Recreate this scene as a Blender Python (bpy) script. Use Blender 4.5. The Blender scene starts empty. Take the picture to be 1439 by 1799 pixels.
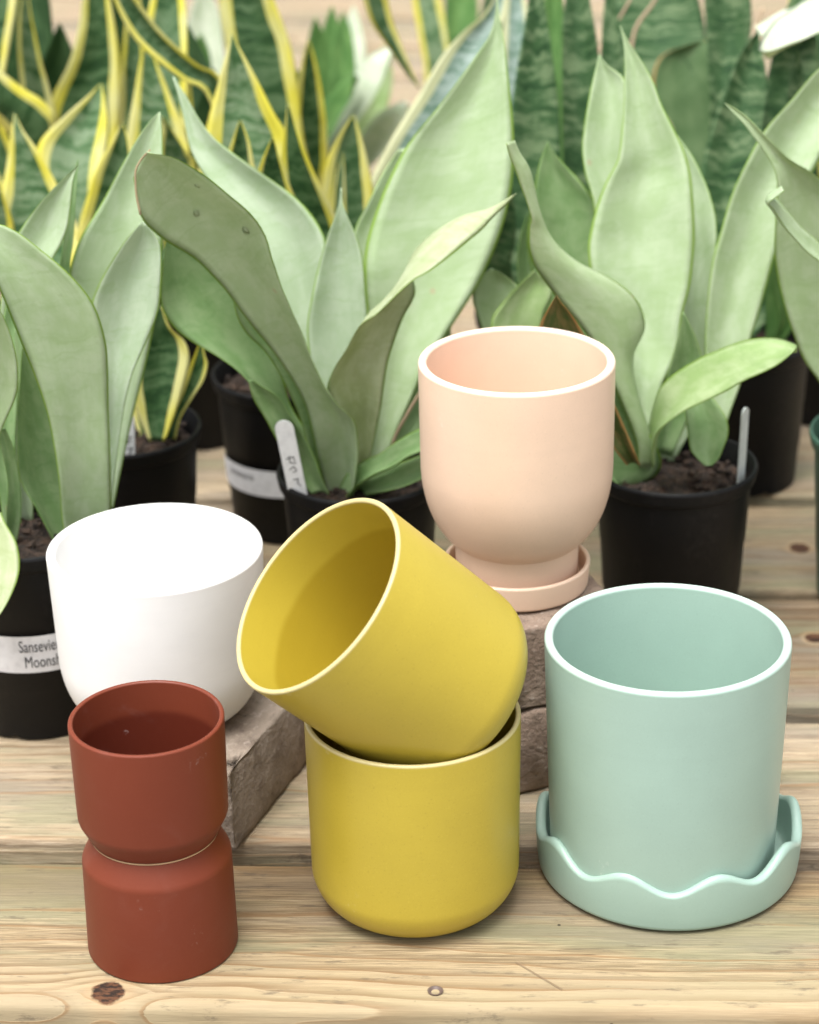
import bpy, bmesh, math, random
from mathutils import Vector, Matrix, noise
R = math.radians
random.seed(7)
sc = bpy.context.scene
col = sc.collection

# ------------------------------------------------------------------ camera
cam_d = bpy.data.cameras.new('camera')
cam = bpy.data.objects.new('camera', cam_d)
col.objects.link(cam)
cam_d.sensor_fit = 'VERTICAL'
cam_d.sensor_height = 36.0
cam_d.sensor_width = 28.8
cam_d.lens = 85.05
cam_d.clip_start = 0.05
cam_d.clip_end = 400
cam.matrix_world = Matrix.Translation((0, 0, 0.745)) @ Matrix.Rotation(R(90 - 24.3), 4, 'X') @ Matrix.Rotation(R(-1.2), 4, 'Z')
cam_d.dof.use_dof = True
cam_d.dof.focus_distance = 1.30
cam_d.dof.aperture_fstop = 7.4
cam_d.dof.aperture_blades = 0
sc.camera = cam

# ------------------------------------------------------------------ light: bright overcast
SUN_EL, SUN_AZ = 72.0, 238.0        # azimuth counter-clockwise from +x: from the left, a little in front
world = bpy.data.worlds.new('World')
sc.world = world
world.use_nodes = True
wn = world.node_tree
bg = wn.nodes['Background']
sky = wn.nodes.new('ShaderNodeTexSky')
sky.sky_type = 'NISHITA'
sky.sun_disc = False
sky.sun_elevation = R(SUN_EL)
sky.sun_rotation = R(90 - SUN_AZ)
sky.air_density = 1.0
sky.dust_density = 6.0
sky.ozone_density = 1.0
hs = wn.nodes.new('ShaderNodeHueSaturation')
hs.inputs['Saturation'].default_value = 0.18
wn.links.new(sky.outputs[0], hs.inputs['Color'])
wn.links.new(hs.outputs[0], bg.inputs['Color'])
bg.inputs['Strength'].default_value = 0.14
sun_d = bpy.data.lights.new('sun', 'SUN')
sun_d.energy = 1.5
sun_d.angle = R(35)
sun_d.color = (1.0, 0.985, 0.96)
sun = bpy.data.objects.new('sun', sun_d)
col.objects.link(sun)
sd = Vector((math.cos(R(SUN_EL)) * math.cos(R(SUN_AZ)), math.cos(R(SUN_EL)) * math.sin(R(SUN_AZ)), math.sin(R(SUN_EL))))
sun.rotation_euler = sd.to_track_quat('Z', 'Y').to_euler()
vs = sc.view_settings
vs.view_transform = 'Standard'
vs.look = 'None'
vs.exposure = 1.02
vs.gamma = 1.0
vs.use_curve_mapping = False
sc.cycles.max_bounces = 8
sc.cycles.diffuse_bounces = 5

# ------------------------------------------------------------------ helpers
def tag(o, label=None, cat=None, group=None, kind=None):
    if label: o['label'] = label
    if cat: o['category'] = cat
    if group: o['group'] = group
    if kind: o['kind'] = kind
    return o

def empty(name, loc=(0, 0, 0), rz=0.0):
    o = bpy.data.objects.new(name, None)
    o.empty_display_size = 0.02
    col.objects.link(o)
    o.location = loc
    o.rotation_euler = (0, 0, rz)
    return o

def obj(name, me, mat, parent=None, loc=None, rot=None):
    o = bpy.data.objects.new(name, me)
    if mat is not None and not me.materials:
        me.materials.append(mat)
    col.objects.link(o)
    if parent: o.parent = parent
    if loc is not None: o.location = loc
    if rot is not None: o.rotation_euler = rot
    return o

def mesh(name, verts, faces, uvs=None, smooth=True):
    me = bpy.data.meshes.new(name)
    me.from_pydata([tuple(v) for v in verts], [], faces)
    if smooth:
        me.polygons.foreach_set('use_smooth', [True] * len(me.polygons))
    if uvs is not None:
        l = me.uv_layers.new(name='UVMap')
        l.data.foreach_set('uv', [c for p in me.polygons for vi in p.vertices for c in uvs[vi]])
    me.update()
    return me

def rounded(pts, n=6):
    """pts: (r, z, radius) -> polyline with rounded corners"""
    out = []
    for i, (x, z, rad) in enumerate(pts):
        p = Vector((x, z))
        if rad <= 0 or i in (0, len(pts) - 1):
            out.append((x, z)); continue
        a = Vector(pts[i - 1][:2]) - p; b = Vector(pts[i + 1][:2]) - p
        la, lb = a.length, b.length
        a.normalize(); b.normalize()
        ang = a.angle(b)
        d = min(rad / math.tan(ang / 2), la * .49, lb * .49)
        r2 = d * math.tan(ang / 2)
        c = p + (a + b).normalized() * (r2 / math.sin(ang / 2))
        p0, p1 = p + a * d, p + b * d
        v0, v1 = p0 - c, p1 - c
        tot = v0.angle_signed(v1)
        for k in range(n + 1):
            t = -tot * k / n
            out.append((c.x + v0.x * math.cos(t) - v0.y * math.sin(t), c.y + v0.x * math.sin(t) + v0.y * math.cos(t)))
    return out

def belly(r0, z0, r1, z1, n=14, p=1.0):
    """quarter-ellipse from a flat foot (r0, z0) to a vertical wall (r1, z1)"""
    return [(r0 + (r1 - r0) * abs(math.sin(R(90 * i / n))) ** p, z0 + (z1 - z0) * (1 - abs(math.cos(R(90 * i / n))) ** p), 0) for i in range(n + 1)]

def lathe_mesh(name, prof, segs=128, fn=None, mats=None, wob=.0018):
    verts, faces = [], []
    rings = []
    for (r, z) in prof:
        if r < 1e-6:
            rings.append([len(verts)]); verts.append((0, 0, z)); continue
        idx = []
        for s in range(segs):
            t = 2 * math.pi * s / segs
            zz, rr = (fn(t, r, z) if fn else (z, r))
            rr *= 1 + wob * (math.cos(2 * t + 1.1) + .6 * math.sin(3 * t + z * 20)); zz += wob * .05 * math.sin(2 * t + .4) * (z > .02)
            idx.append(len(verts)); verts.append((rr * math.cos(t), rr * math.sin(t), zz))
        rings.append(idx)
    for a, b in zip(rings, rings[1:]):
        for s in range(segs):
            s2 = (s + 1) % segs
            if len(a) == 1 and len(b) == 1: continue
            if len(a) == 1: faces.append((a[0], b[s2], b[s]))
            elif len(b) == 1: faces.append((a[s], a[s2], b[0]))
            else: faces.append((a[s], a[s2], b[s2], b[s]))
    me = mesh(name, verts, faces)
    if mats:          # second material for the inside, from the rim down
        top = max(range(len(prof)), key=lambda i: prof[i][1])
        zs = [max(prof[i][1], prof[i + 1][1]) for i in range(len(prof) - 1)]
        idx = []
        for i in range(len(prof) - 1):
            cnt = segs if not (prof[i][0] < 1e-6 and prof[i + 1][0] < 1e-6) else 0
            idx += [1 if i > top else 0] * cnt
        for mt in mats: me.materials.append(mt)
        me.polygons.foreach_set('material_index', idx)
    return me

# ------------------------------------------------------------------ node helpers
class NT:
    def __init__(self, name):
        self.m = bpy.data.materials.new(name)
        self.m.use_nodes = True
        self.t = self.m.node_tree
        self.b = self.t.nodes['Principled BSDF']
        self.out = self.t.nodes['Material Output']
    def n(self, typ, **kw):
        nd = self.t.nodes.new('ShaderNode' + typ)
        for k, v in kw.items():
            if k in nd.inputs: 
                self.set(nd.inputs[k], v)
            else: setattr(nd, k, v)
        return nd
    def set(self, sock, v):
        if isinstance(v, bpy.types.NodeSocket): self.t.links.new(v, sock)
        else: sock.default_value = v
    def math(self, op, a, b=0.0, c=None, clamp=False):
        nd = self.t.nodes.new('ShaderNodeMath'); nd.operation = op; nd.use_clamp = clamp
        self.set(nd.inputs[0], a); self.set(nd.inputs[1], b)
        if c is not None: self.set(nd.inputs[2], c)
        return nd.outputs[0]
    def mix(self, f, a, b, mode='MIX'):
        nd = self.t.nodes.new('ShaderNodeMix'); nd.data_type = 'RGBA'; nd.blend_type = mode
        self.set(nd.inputs[0], f)
        for i, v in ((6, a), (7, b)):
            if isinstance(v, tuple) and len(v) == 3: v = v + (1,)
            self.set(nd.inputs[i], v)
        return nd.outputs[2]
    def ramp(self, f, *stops):
        nd = self.t.nodes.new('ShaderNodeValToRGB')
        self.set(nd.inputs[0], f)
        e = nd.color_ramp.elements
        while len(e) < len(stops): e.new(0.5)
        for el, (p, c) in zip(e, stops):
            el.position = p
            el.color = (c, c, c, 1) if isinstance(c, (int, float)) else tuple(c) + (1,)
        return nd.outputs[0]
    def step(self, v, a, b):
        nd = self.t.nodes.new('ShaderNodeMapRange'); nd.interpolation_type = 'SMOOTHSTEP'
        self.set(nd.inputs[0], v); self.set(nd.inputs[1], a); self.set(nd.inputs[2], b)
        return nd.outputs[0]
    def noise(self, vec, scale, detail=2.0, rough=0.5, dist=0.0):
        nd = self.t.nodes.new('ShaderNodeTexNoise')
        if vec is not None: self.set(nd.inputs['Vector'], vec)
        self.set(nd.inputs['Scale'], scale); self.set(nd.inputs['Detail'], detail)
        self.set(nd.inputs['Roughness'], rough); self.set(nd.inputs['Distortion'], dist)
        return nd.outputs[0]
    def mapping(self, vec, scale=(1, 1, 1), loc=(0, 0, 0)):
        nd = self.t.nodes.new('ShaderNodeMapping')
        self.set(nd.inputs[0], vec); nd.inputs['Scale'].default_value = scale; nd.inputs['Location'].default_value = loc
        return nd.outputs[0]
    def bump(self, h, strength, dist):
        nd = self.t.nodes.new('ShaderNodeBump')
        self.set(nd.inputs['Height'], h); nd.inputs['Strength'].default_value = strength; nd.inputs['Distance'].default_value = dist
        self.t.links.new(nd.outputs[0], self.b.inputs['Normal'])
    def obj(self):
        return self.n('TexCoord').outputs['Object']

def ceramic(name, c, rough=0.5, chalk=0.0, speck=0.25, spec=0.35, line=None, deep_shade=None, rim=None):
    k = NT(name)
    v = k.obj()
    big = k.noise(v, 22, 3, .6)
    fine = k.noise(v, 900, 2, .6)
    base = k.mix(k.step(big, .3, .75), tuple(x * .965 for x in c), tuple(min(1, x * 1.025) for x in c))
    # throwing lines round the pot
    zl = k.noise(k.mapping(v, (3, 3, 260)), 1.0, 2, .5)
    base = k.mix(k.math('MULTIPLY', k.step(zl, .5, .8), .08), base, tuple(x * .8 for x in c))
    base = k.mix(k.math('MULTIPLY', k.step(fine, .60, .72), speck), base, tuple(x * .72 for x in c))
    base = k.mix(k.math('MULTIPLY', k.step(fine, .40, .28), speck * .6), base, tuple(min(1, x * 1.25 + .03) for x in c))
    # dusty scuffs
    sc1 = k.noise(v, 34, 5, .72)
    sc2 = k.noise(v, 330, 3, .7)
    scuff = k.math('MULTIPLY', k.step(sc1, .64, .74), k.step(sc2, .45, .65))
    base = k.mix(k.math('MULTIPLY', scuff, .30 + chalk), base, (.82, .80, .76))
    if chalk:
        sm = k.math('MULTIPLY', k.step(k.noise(v, 17, 4, .7, .6), .50, .78), chalk)
        base = k.mix(sm, base, tuple(min(1, x * .55 + .34) for x in c))
    if rim:           # glaze breaks pale where it runs thin over the lip
        zr = k.n('SeparateXYZ', Vector=v).outputs[2]
        base = k.mix(k.math('MULTIPLY', k.step(zr, rim - .0020, rim - .0004), .46), base, tuple(x * .50 + .40 for x in c))
    if line:          # shade inside the pot, painted into the colour below this height
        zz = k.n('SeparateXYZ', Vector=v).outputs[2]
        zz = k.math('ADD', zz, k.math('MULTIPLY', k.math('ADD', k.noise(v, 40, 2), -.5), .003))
        base = k.mix(k.step(zz, line + .0022, line - .0032), base, k.mix(1.0, base, deep_shade, 'MULTIPLY'))
    k.set(k.b.inputs['Base Color'], base)
    k.b.inputs['Roughness'].default_value = rough
    k.set(k.b.inputs['Roughness'], k.math('ADD', k.math('MULTIPLY', big, .12), rough - .06))
    k.b.inputs['Specular IOR Level'].default_value = spec
    k.bump(k.math('ADD', k.math('MULTIPLY', fine, .6), k.math('MULTIPLY', zl, .6)), .10, .0006)
    return k.m

def wood(name, seed, knots=(), tint=(1, 1, 1), grey=0.0, scratch=None, zones=False):
    """pressure-treated pine: growth rings cut by the plank, green-grey stain, knots; object space, x along the grain"""
    k = NT(name)
    rnd = random.Random(seed)
    v = k.obj()
    sep = k.n('SeparateXYZ', Vector=v)
    X, Y, Zc = sep.outputs
    vs_ = k.mapping(v, (1, 1, 1), (rnd.uniform(-9, 9), rnd.uniform(-9, 9), 0))
    warp = k.noise(k.mapping(vs_, (2.2, 9, 9)), 1.0, 3, .55)
    warp2 = k.noise(k.mapping(vs_, (14, 90, 60)), 1.0, 3, .6)
    y0 = rnd.uniform(-.03, .12); z0 = -rnd.uniform(.06, .11)
    yy = k.math('ADD', k.math('ADD', Y, -y0), k.math('MULTIPLY', X, rnd.uniform(-.05, .05)))
    yy = k.math('ADD', yy, k.math('MULTIPLY', k.math('ADD', warp, -.5), .055))
    yy = k.math('ADD', yy, k.math('MULTIPLY', k.math('ADD', warp2, -.5), .0045))
    kmask = None; ring = None
    for (kx, ky, kr) in knots:
        dx = k.math('MULTIPLY', k.math('ADD', X, -kx), 1 / (kr * .92)); dy = k.math('MULTIPLY', k.math('ADD', Y, -ky), 1 / kr)
        d = k.math('SQRT', k.math('ADD', k.math('MULTIPLY', dx, dx), k.math('MULTIPLY', dy, dy)))
        dn = k.math('ADD', d, k.math('MULTIPLY', k.math('ADD', k.noise(v, 160, 3, .6), -.5), .5))
        m = k.step(dn, 1.0, .80)
        infl = k.math('MULTIPLY', k.math('POWER', 2.718, k.math('MULTIPLY', k.math('MULTIPLY', d, d), -.22)), kr * 1.3)
        sgn = k.math('SIGN', dy)
        yy = k.math('ADD', yy, k.math('MULTIPLY', infl, k.math('MULTIPLY', sgn, -1.0)))
        halo = k.step(dn, 1.75, .95)
        kmask = m if kmask is None else k.math('MAXIMUM', kmask, m)
        ring = halo if ring is None else k.math('MAXIMUM', ring, halo)
    zz = k.math('ADD', Zc, -z0)
    rad = k.math('SQRT', k.math('ADD', k.math('MULTIPLY', yy, yy), k.math('MULTIPLY', zz, zz)))
    ph = k.math('FRACT', k.math('MULTIPLY', rad, 1 / .0062))
    late = k.math('MULTIPLY', k.step(ph, .35, .85), k.step(ph, 1.0, .93))
    fib = k.noise(k.mapping(vs_, (26, 900, 500)), 1.0, 4, .65)
    fib2 = k.noise(k.mapping(vs_, (6, 160, 120)), 1.0, 3, .6)
    def tc(r, g, b_): return (r * tint[0], g * tint[1], b_ * tint[2])
    str_ = k.math('MULTIPLY', late, k.math('ADD', .18, k.math('MULTIPLY', k.step(k.noise(k.mapping(vs_, (3, 34, 20)), 1.0, 2, .5), .35, .68), .72)))
    c = k.mix(str_, tc(.40, .318, .212), tc(.205, .138, .080))
    c = k.mix(k.math('MULTIPLY', k.step(fib2, .48, .30), .60), c, tc(.54, .455, .330))
    lines = k.noise(k.mapping(vs_, (3.2, 210, 150), (1, 4, 0)), 1.0, 4, .62)
    c = k.mix(k.math('MULTIPLY', k.step(lines, .50, .64), .62), c, tc(.190, .140, .092))
    c = k.mix(k.math('MULTIPLY', k.step(fib, .49, .60), .60), c, tc(.15, .112, .074))
    fin = k.noise(k.mapping(vs_, (40, 2300, 1200), (2, 7, 0)), 1.0, 3, .6)
    c = k.mix(k.math('MULTIPLY', k.step(fin, .50, .60), .55), c, tc(.17, .128, .085))
    c = k.mix(k.math('MULTIPLY', k.step(fin, .46, .36), .40), c, tc(.60, .52, .40))
    crk = k.noise(k.mapping(vs_, (5, 240, 160), (6, 2, 0)), 1.0, 2, .5)
    crm = k.math('MULTIPLY', k.step(k.math('ABSOLUTE', k.math('ADD', crk, -.5)), .018, .006), k.step(k.noise(k.mapping(vs_, (9, 26, 20), (8, 8, 0)), 1.0, 2), .54, .60))
    c = k.mix(k.math('MULTIPLY', crm, .75), c, (.07, .05, .035))
    stain = k.noise(k.mapping(vs_, (5, 30, 20)), 1.0, 4, .6)
    c = k.mix(k.math('MULTIPLY', k.step(stain, .44, .62), .60), c, (.195, .200, .120))       # copper-green treatment stain
    weather = k.noise(k.mapping(vs_, (3.5, 20, 12), (3, 1, 0)), 1.0, 5, .62)
    c = k.mix(k.math('MULTIPLY', k.step(weather, .45, .66), .55 + grey), c, (.200, .172, .138))  # grey weathering
    if zones:      # this board: clean sapwood along the front, brown heartwood along the back
        yw = k.math('ADD', Y, k.math('MULTIPLY', k.math('ADD', warp, -.5), .05))
        c = k.mix(k.math('MULTIPLY', k.step(yw, .052, .026), .62), c, k.mix(str_, tc(.47, .385, .268), tc(.275, .19, .11)))
        c = k.mix(k.math('MULTIPLY', k.step(yw, .075, .115), .55), c, k.mix(1.0, c, (.68, .56, .44), 'MULTIPLY'))
    thin = k.math('MULTIPLY', k.math('MULTIPLY', k.step(ph, .78, .90), k.step(ph, .985, .95)), k.step(k.noise(k.mapping(vs_, (5, 60, 30), (4, 4, 0)), 1.0, 3, .6), .40, .56))
    c = k.mix(k.math('MULTIPLY', thin, .62), c, tc(.27, .165, .085))
    dirt = k.noise(k.mapping(vs_, (34, 150, 90)), 1.0, 5, .72)
    c = k.mix(k.math('MULTIPLY', k.step(dirt, .56, .70), .65), c, (.10, .078, .055))
    dots = k.n('TexVoronoi', Vector=vs_, Scale=55.0)
    c = k.mix(k.math('MULTIPLY', k.step(dots.outputs['Distance'], .075, .03), k.step(k.noise(vs_, 60, 0), .55, .6)), c, (.04, .03, .02))
    h = k.math('ADD', k.math('MULTIPLY', fib, .5), k.math('MULTIPLY', late, .35))
    if kmask is not None:
        kc = k.mix(k.step(k.noise(k.mapping(v, (140, 260, 140)), 1.0, 4, .65), .42, .60), (.115, .052, .026), (.022, .014, .010))
        c = k.mix(k.math('MULTIPLY', ring, .40), c, (.42, .29, .16))
        c = k.mix(kmask, c, kc)
        h = k.math('SUBTRACT', h, k.math('MULTIPLY', kmask, .9))
    if scratch:
        (ax, ay), (bx, by), w = scratch
        ln = math.hypot(bx - ax, by - ay); ux, uy = (bx - ax) / ln, (by - ay) / ln
        px = k.math('ADD', X, -ax); py = k.math('ADD', Y, -ay)
        s = k.math('ADD', k.math('MULTIPLY', px, ux), k.math('MULTIPLY', py, uy))
        q = k.math('ABSOLUTE', k.math('ADD', k.math('MULTIPLY', px, -uy), k.math('MULTIPLY', py, ux)))
        m = k.math('MULTIPLY', k.step(q, w, w * .3), k.math('MULTIPLY', k.step(s, 0, .003), k.step(s, ln, ln - .003)))
        c = k.mix(k.math('MULTIPLY', m, .7), c, (.17, .115, .07))
        h = k.math('SUBTRACT', h, k.math('MULTIPLY', m, .8))
    k.set(k.b.inputs['Base Color'], c)
    k.b.inputs['Roughness'].default_value = .72
    k.b.inputs['Specular IOR Level'].default_value = .22
    k.bump(h, .55, .0016)
    return k.m

def leaf_mat(name, kind):
    k = NT(name)
    uv = k.n('UVMap').outputs[0]
    sep = k.n('SeparateXYZ', Vector=uv)
    U, V, _ = sep.outputs
    oi = k.n('ObjectInfo')
    rnd = oi.outputs['Random']
    tone = k.n('SeparateColor', Color=oi.outputs['Color']).outputs[0]      # per-blade hue, silver to yellow-green
    e = k.math('MULTIPLY', k.math('ABSOLUTE', k.math('ADD', U, -.5)), 2.0)        # 0 midrib .. 1 margin
    vo = k.obj()
    seedv = k.n('CombineXYZ', X=k.math('MULTIPLY', rnd, 37.0), Y=k.math('MULTIPLY', rnd, 11.0))
    u2 = k.n('VectorMath', operation='ADD'); k.set(u2.inputs[0], uv); k.set(u2.inputs[1], seedv.outputs[0]); u2 = u2.outputs[0]
    streak = k.noise(k.mapping(u2, (30, 1.6, 1)), 1.0, 3, .6)                   # fine lines along the blade
    blot = k.noise(k.mapping(u2, (3.2, 4.2, 1)), 1.0, 4, .62)
    wob = k.noise(k.mapping(u2, (3.0, 7.0, 1)), 1.0, 3, .6)
    bandv = k.math('ADD', k.math('MULTIPLY', V, 16.0), k.math('ADD', k.math('MULTIPLY', wob, 3.0), k.math('MULTIPLY', e, -.55)))
    band = k.noise(k.n('CombineXYZ', X=k.math('MULTIPLY', U, 1.1), Y=bandv, Z=k.math('MULTIPLY', rnd, 19.0)).outputs[0], 1.0, 3, .65)
    rough = .42
    trans = .26
    margin = None
    if kind in 'MULYP':
        A_, B_, D_ = {'M': ((.385, .505, .280), (.465, .570, .370), (.290, .420, .190)),
                      'U': ((.215, .350, .140), (.310, .435, .215), (.130, .255, .075)),
                      'L': ((.300, .430, .170), (.420, .520, .280), (.210, .340, .110)),
                      'Y': ((.400, .460, .250), (.500, .560, .360), (.310, .380, .170)),
                      'P': ((.58, .66, .50), (.70, .75, .63), (.38, .50, .28))}[kind]
        c = k.mix(k.step(blot, .35, .68), A_, B_)
        if kind == 'M':       # some blades bluish silver, others yellower
            c = k.mix(k.math('MULTIPLY', k.step(tone, .45, .0), .75), c, k.mix(k.step(blot, .35, .68), (.420, .520, .375), (.500, .585, .460)))
            c = k.mix(k.math('MULTIPLY', k.step(tone, .55, 1.0), .70), c, k.mix(k.step(blot, .35, .68), (.400, .510, .255), (.480, .575, .335)))
        c = k.mix(k.math('MULTIPLY', k.step(band, .48, .72), .40), c, D_)
        c = k.mix(k.math('MULTIPLY', k.step(streak, .50, .74), .13), c, D_)
        c = k.mix(k.math('MULTIPLY', k.step(k.noise(vo, 24, 3, .55), .48, .72), .14), c, tuple(x * .80 for x in A_))
        if kind != 'P':
            mcol = (.26, .44, .028)
            mm = k.step(e, .935, .975)
            c = k.mix(k.math('MULTIPLY', mm, .85), c, mcol)
        # scars and corky specks
        vor = k.n('TexVoronoi', Vector=vo, Scale=42.0)
        sp = k.math('MULTIPLY', k.step(vor.outputs['Distance'], .13, .05), k.step(k.noise(vo, 31, 1), .60, .66))
        c = k.mix(k.math('MULTIPLY', sp, .7), c, (.46, .37, .24))
        dirt = k.noise(vo, 170, 4, .75)
        c = k.mix(k.math('MULTIPLY', k.step(dirt, .62, .78), .22), c, (.12, .13, .08))
    elif kind in 'VB':
        base, dk, gr = ((.135, .245, .110), (.065, .150, .055), (.265, .365, .220)) if kind == 'V' else ((.26, .37, .31), (.16, .27, .20), (.40, .50, .46))
        pale = k.step(tone, .35, .75) if kind == 'V' else 1.0
        base = k.mix(pale, (.055, .130, .045), base); dk = k.mix(pale, (.026, .075, .024), dk); gr = k.mix(pale, (.115, .205, .090), gr)
        c = k.mix(k.step(band, .44, .60), base, gr)
        c = k.mix(k.step(band, .48, .36), c, dk)
        c = k.mix(k.math('MULTIPLY', k.step(streak, .45, .7), .35), c, dk)
        mg = k.math('ADD', e, k.math('MULTIPLY', k.math('ADD', k.noise(k.mapping(u2, (.8, 1.4, 1)), 1.0, 2), -.5), .40))
        ye = k.mix(k.step(k.noise(k.mapping(u2, (3, 2, 1)), 1.0, 2), .35, .65), (.78, .72, .085), (.80, .78, .36))
        if kind == 'B': ye = (.66, .68, .44)
        c = k.mix(k.step(mg, .58, .64), c, ye)
        c = k.mix(k.math('MULTIPLY', k.step(e, .975, .995), .5), c, (.55, .40, .09))
        trans = .32
    elif kind == 'Z':
        c = k.mix(k.step(band, .46, .62), (.065, .145, .055), (.210, .305, .155))
        c = k.mix(k.step(band, .46, .34), c, (.028, .080, .028))
        c = k.mix(k.math('MULTIPLY', k.step(streak, .45, .7), .3), c, (.03, .08, .03))
    elif kind == 'G':
        c = k.mix(k.step(blot, .35, .7), (.090, .210, .055), (.170, .320, .095))
        c = k.mix(k.math('MULTIPLY', k.step(streak, .5, .7), .4), c, (.04, .13, .02))
        trans = .2
    elif kind == 'D':   # filler blade, its dark green painted as shade between the back plants
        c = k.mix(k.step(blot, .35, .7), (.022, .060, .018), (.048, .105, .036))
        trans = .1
    elif kind == 'E':   # green with a thin tan margin
        c = k.mix(k.step(blot, .35, .7), (.110, .200, .080), (.170, .270, .120))
        c = k.mix(k.step(e, .88, .95), c, (.50, .33, .13))
    else:   # O : ageing leaf, browning to the margins
        c = k.mix(k.step(blot, .40, .62), (.075, .120, .030), (.20, .165, .06))
        c = k.mix(k.step(k.math('ADD', e, k.math('MULTIPLY', blot, .4)), .95, 1.1), c, (.40, .23, .08))
    k.set(k.b.inputs['Base Color'], c)
    k.b.inputs['Roughness'].default_value = rough
    k.set(k.b.inputs['Roughness'], k.math('ADD', .36, k.math('MULTIPLY', blot, .2)))
    k.b.inputs['Specular IOR Level'].default_value = .32
    k.bump(k.math('ADD', k.math('MULTIPLY', streak, .5), k.math('ADD', k.math('MULTIPLY', blot, .6), k.math('MULTIPLY', k.noise(vo, 60, 3, .6), .4))), .16, .0018)
    tr = k.n('BsdfTranslucent')
    k.set(tr.inputs['Color'], k.mix(1.0, c, (1.0, 1.0, .45), 'MULTIPLY'))
    ms = k.n('MixShader')
    ms.inputs[0].default_value = trans
    k.t.links.new(k.b.outputs[0], ms.inputs[1]); k.t.links.new(tr.outputs[0], ms.inputs[2])
    k.t.links.new(ms.outputs[0], k.out.inputs['Surface'])
    return k.m

def plastic(name, c, rough=.42, dust=.25):
    k = NT(name)
    v = k.obj()
    d = k.noise(k.mapping(v, (40, 40, 9)), 1.0, 4, .65)
    d2 = k.noise(v, 260, 3, .7)
    m = k.math('MULTIPLY', k.math('MULTIPLY', k.step(d, .46, .75), k.step(d2, .35, .75)), dust)
    k.set(k.b.inputs['Base Color'], k.mix(m, c, (.22, .20, .17)))
    k.set(k.b.inputs['Roughness'], k.math('ADD', rough, k.math('MULTIPLY', d, .2)))
    k.b.inputs['Specular IOR Level'].default_value = .22
    k.bump(k.noise(v, 120, 3, .6), .12, .001)
    return k.m

def plain(name, c, rough=.6, spec=.3, trans=0):
    k = NT(name)
    v = k.obj()
    n = k.noise(v, 180, 3, .6)
    k.set(k.b.inputs['Base Color'], k.mix(k.step(n, .4, .75), c, tuple(x * .86 for x in c)))
    k.b.inputs['Roughness'].default_value = rough
    k.b.inputs['Specular IOR Level'].default_value = spec
    if trans: k.b.inputs['Transmission Weight'].default_value = trans
    return k.m

def brick_mat(name, seed, a, b):
    k = NT(name)
    v = k.mapping(k.obj(), (1, 1, 1), (seed * 3.1, seed * 1.7, seed))
    n1 = k.noise(v, 24, 5, .65); n2 = k.noise(v, 210, 4, .7); n3 = k.noise(v, 60, 4, .65, .5)
    c = k.mix(k.step(n1, .34, .66), a, b)
    c = k.mix(k.math('MULTIPLY', k.step(n3, .50, .72), .6), c, (.150, .112, .088))
    c = k.mix(k.math('MULTIPLY', k.step(n2, .55, .72), .55), c, (.48, .42, .37))
    c = k.mix(k.math('MULTIPLY', k.step(n2, .42, .28), .7), c, (.095, .075, .065))
    k.set(k.b.inputs['Base Color'], c)
    k.b.inputs['Roughness'].default_value = .9
    k.b.inputs['Specular IOR Level'].default_value = .15
    k.bump(k.math('ADD', k.math('MULTIPLY', n2, .7), n3), .8, .003)
    return k.m

def soil_mat():
    k = NT('potting_soil')
    v = k.obj()
    n1 = k.noise(v, 130, 4, .7); n2 = k.noise(v, 420, 3, .7)
    c = k.mix(k.step(n1, .40, .64), (.016, .010, .007), (.060, .035, .022))
    c = k.mix(k.math('MULTIPLY', k.step(n2, .60, .70), .7), c, (.20, .125, .080))
    k.set(k.b.inputs['Base Color'], c)
    k.b.inputs['Roughness'].default_value = .95
    k.bump(k.math('ADD', n1, n2), .9, .003)
    return k.m

TERRA, YEL = (.160, .035, .0165), (.455, .350, .038)
M_TERRA = ceramic('terracotta_red_glaze', TERRA, .50, chalk=.04, speck=.18, spec=.22)
M_TERRA_IN = ceramic('terracotta_red_glaze_inside', TERRA, .42, chalk=.16, speck=.16, line=.051, deep_shade=(.62, .50, .50))
M_YEL = ceramic('mustard_yellow_glaze', YEL, .38, chalk=0, speck=.34, spec=.5, rim=.1153)
M_YEL_IN = ceramic('mustard_yellow_glaze_inside', YEL, .42, chalk=0, speck=.15, rim=.1153, line=.0895, deep_shade=(.80, .76, .55))
M_MINT = ceramic('mint_green_glaze', (.315, .445, .378), .36, chalk=0, speck=.24, spec=.5, rim=.1425)
M_PEACH = ceramic('peach_glaze', (.745, .545, .410), .38, chalk=0, speck=.22, spec=.5, rim=.1385)
M_WHITE = ceramic('white_glaze', (.79, .785, .775), .45, chalk=0, speck=.06)
M_RAW = plain('unglazed_rim', (.62, .44, .26), .6)
M_BLACK = plastic('black_nursery_plastic', (.0040, .0040, .0045), .42, .06)
M_GREENP = plastic('green_nursery_plastic', (.045, .105, .072), .38, .12)
M_SOIL = soil_mat()
M_TAG = plain('white_plastic', (.74, .75, .75), .4)
M_CLEAR = plain('frosted_plastic', (.50, .54, .52), .35, .4)
M_STICK = plain('label_paper', (.76, .76, .78), .5)
M_INK = plain('black_ink', (.025, .026, .03), .6)
M_TWIG = plain('dry_stalk', (.50, .37, .25), .8)
M_STEEL = plain('rusty_screw_steel', (.115, .080, .066), .5, .4)
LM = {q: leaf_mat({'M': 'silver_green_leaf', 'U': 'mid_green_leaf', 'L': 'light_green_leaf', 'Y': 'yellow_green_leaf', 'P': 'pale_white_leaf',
                   'V': 'yellow_edged_leaf', 'B': 'bluish_edged_leaf', 'Z': 'dark_banded_leaf', 'G': 'plain_green_leaf', 'O': 'ageing_leaf', 'E': 'tan_edged_leaf', 'D': 'gap_shade_leaf'}[q], q) for q in 'MULYPVBZGOED'}

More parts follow.
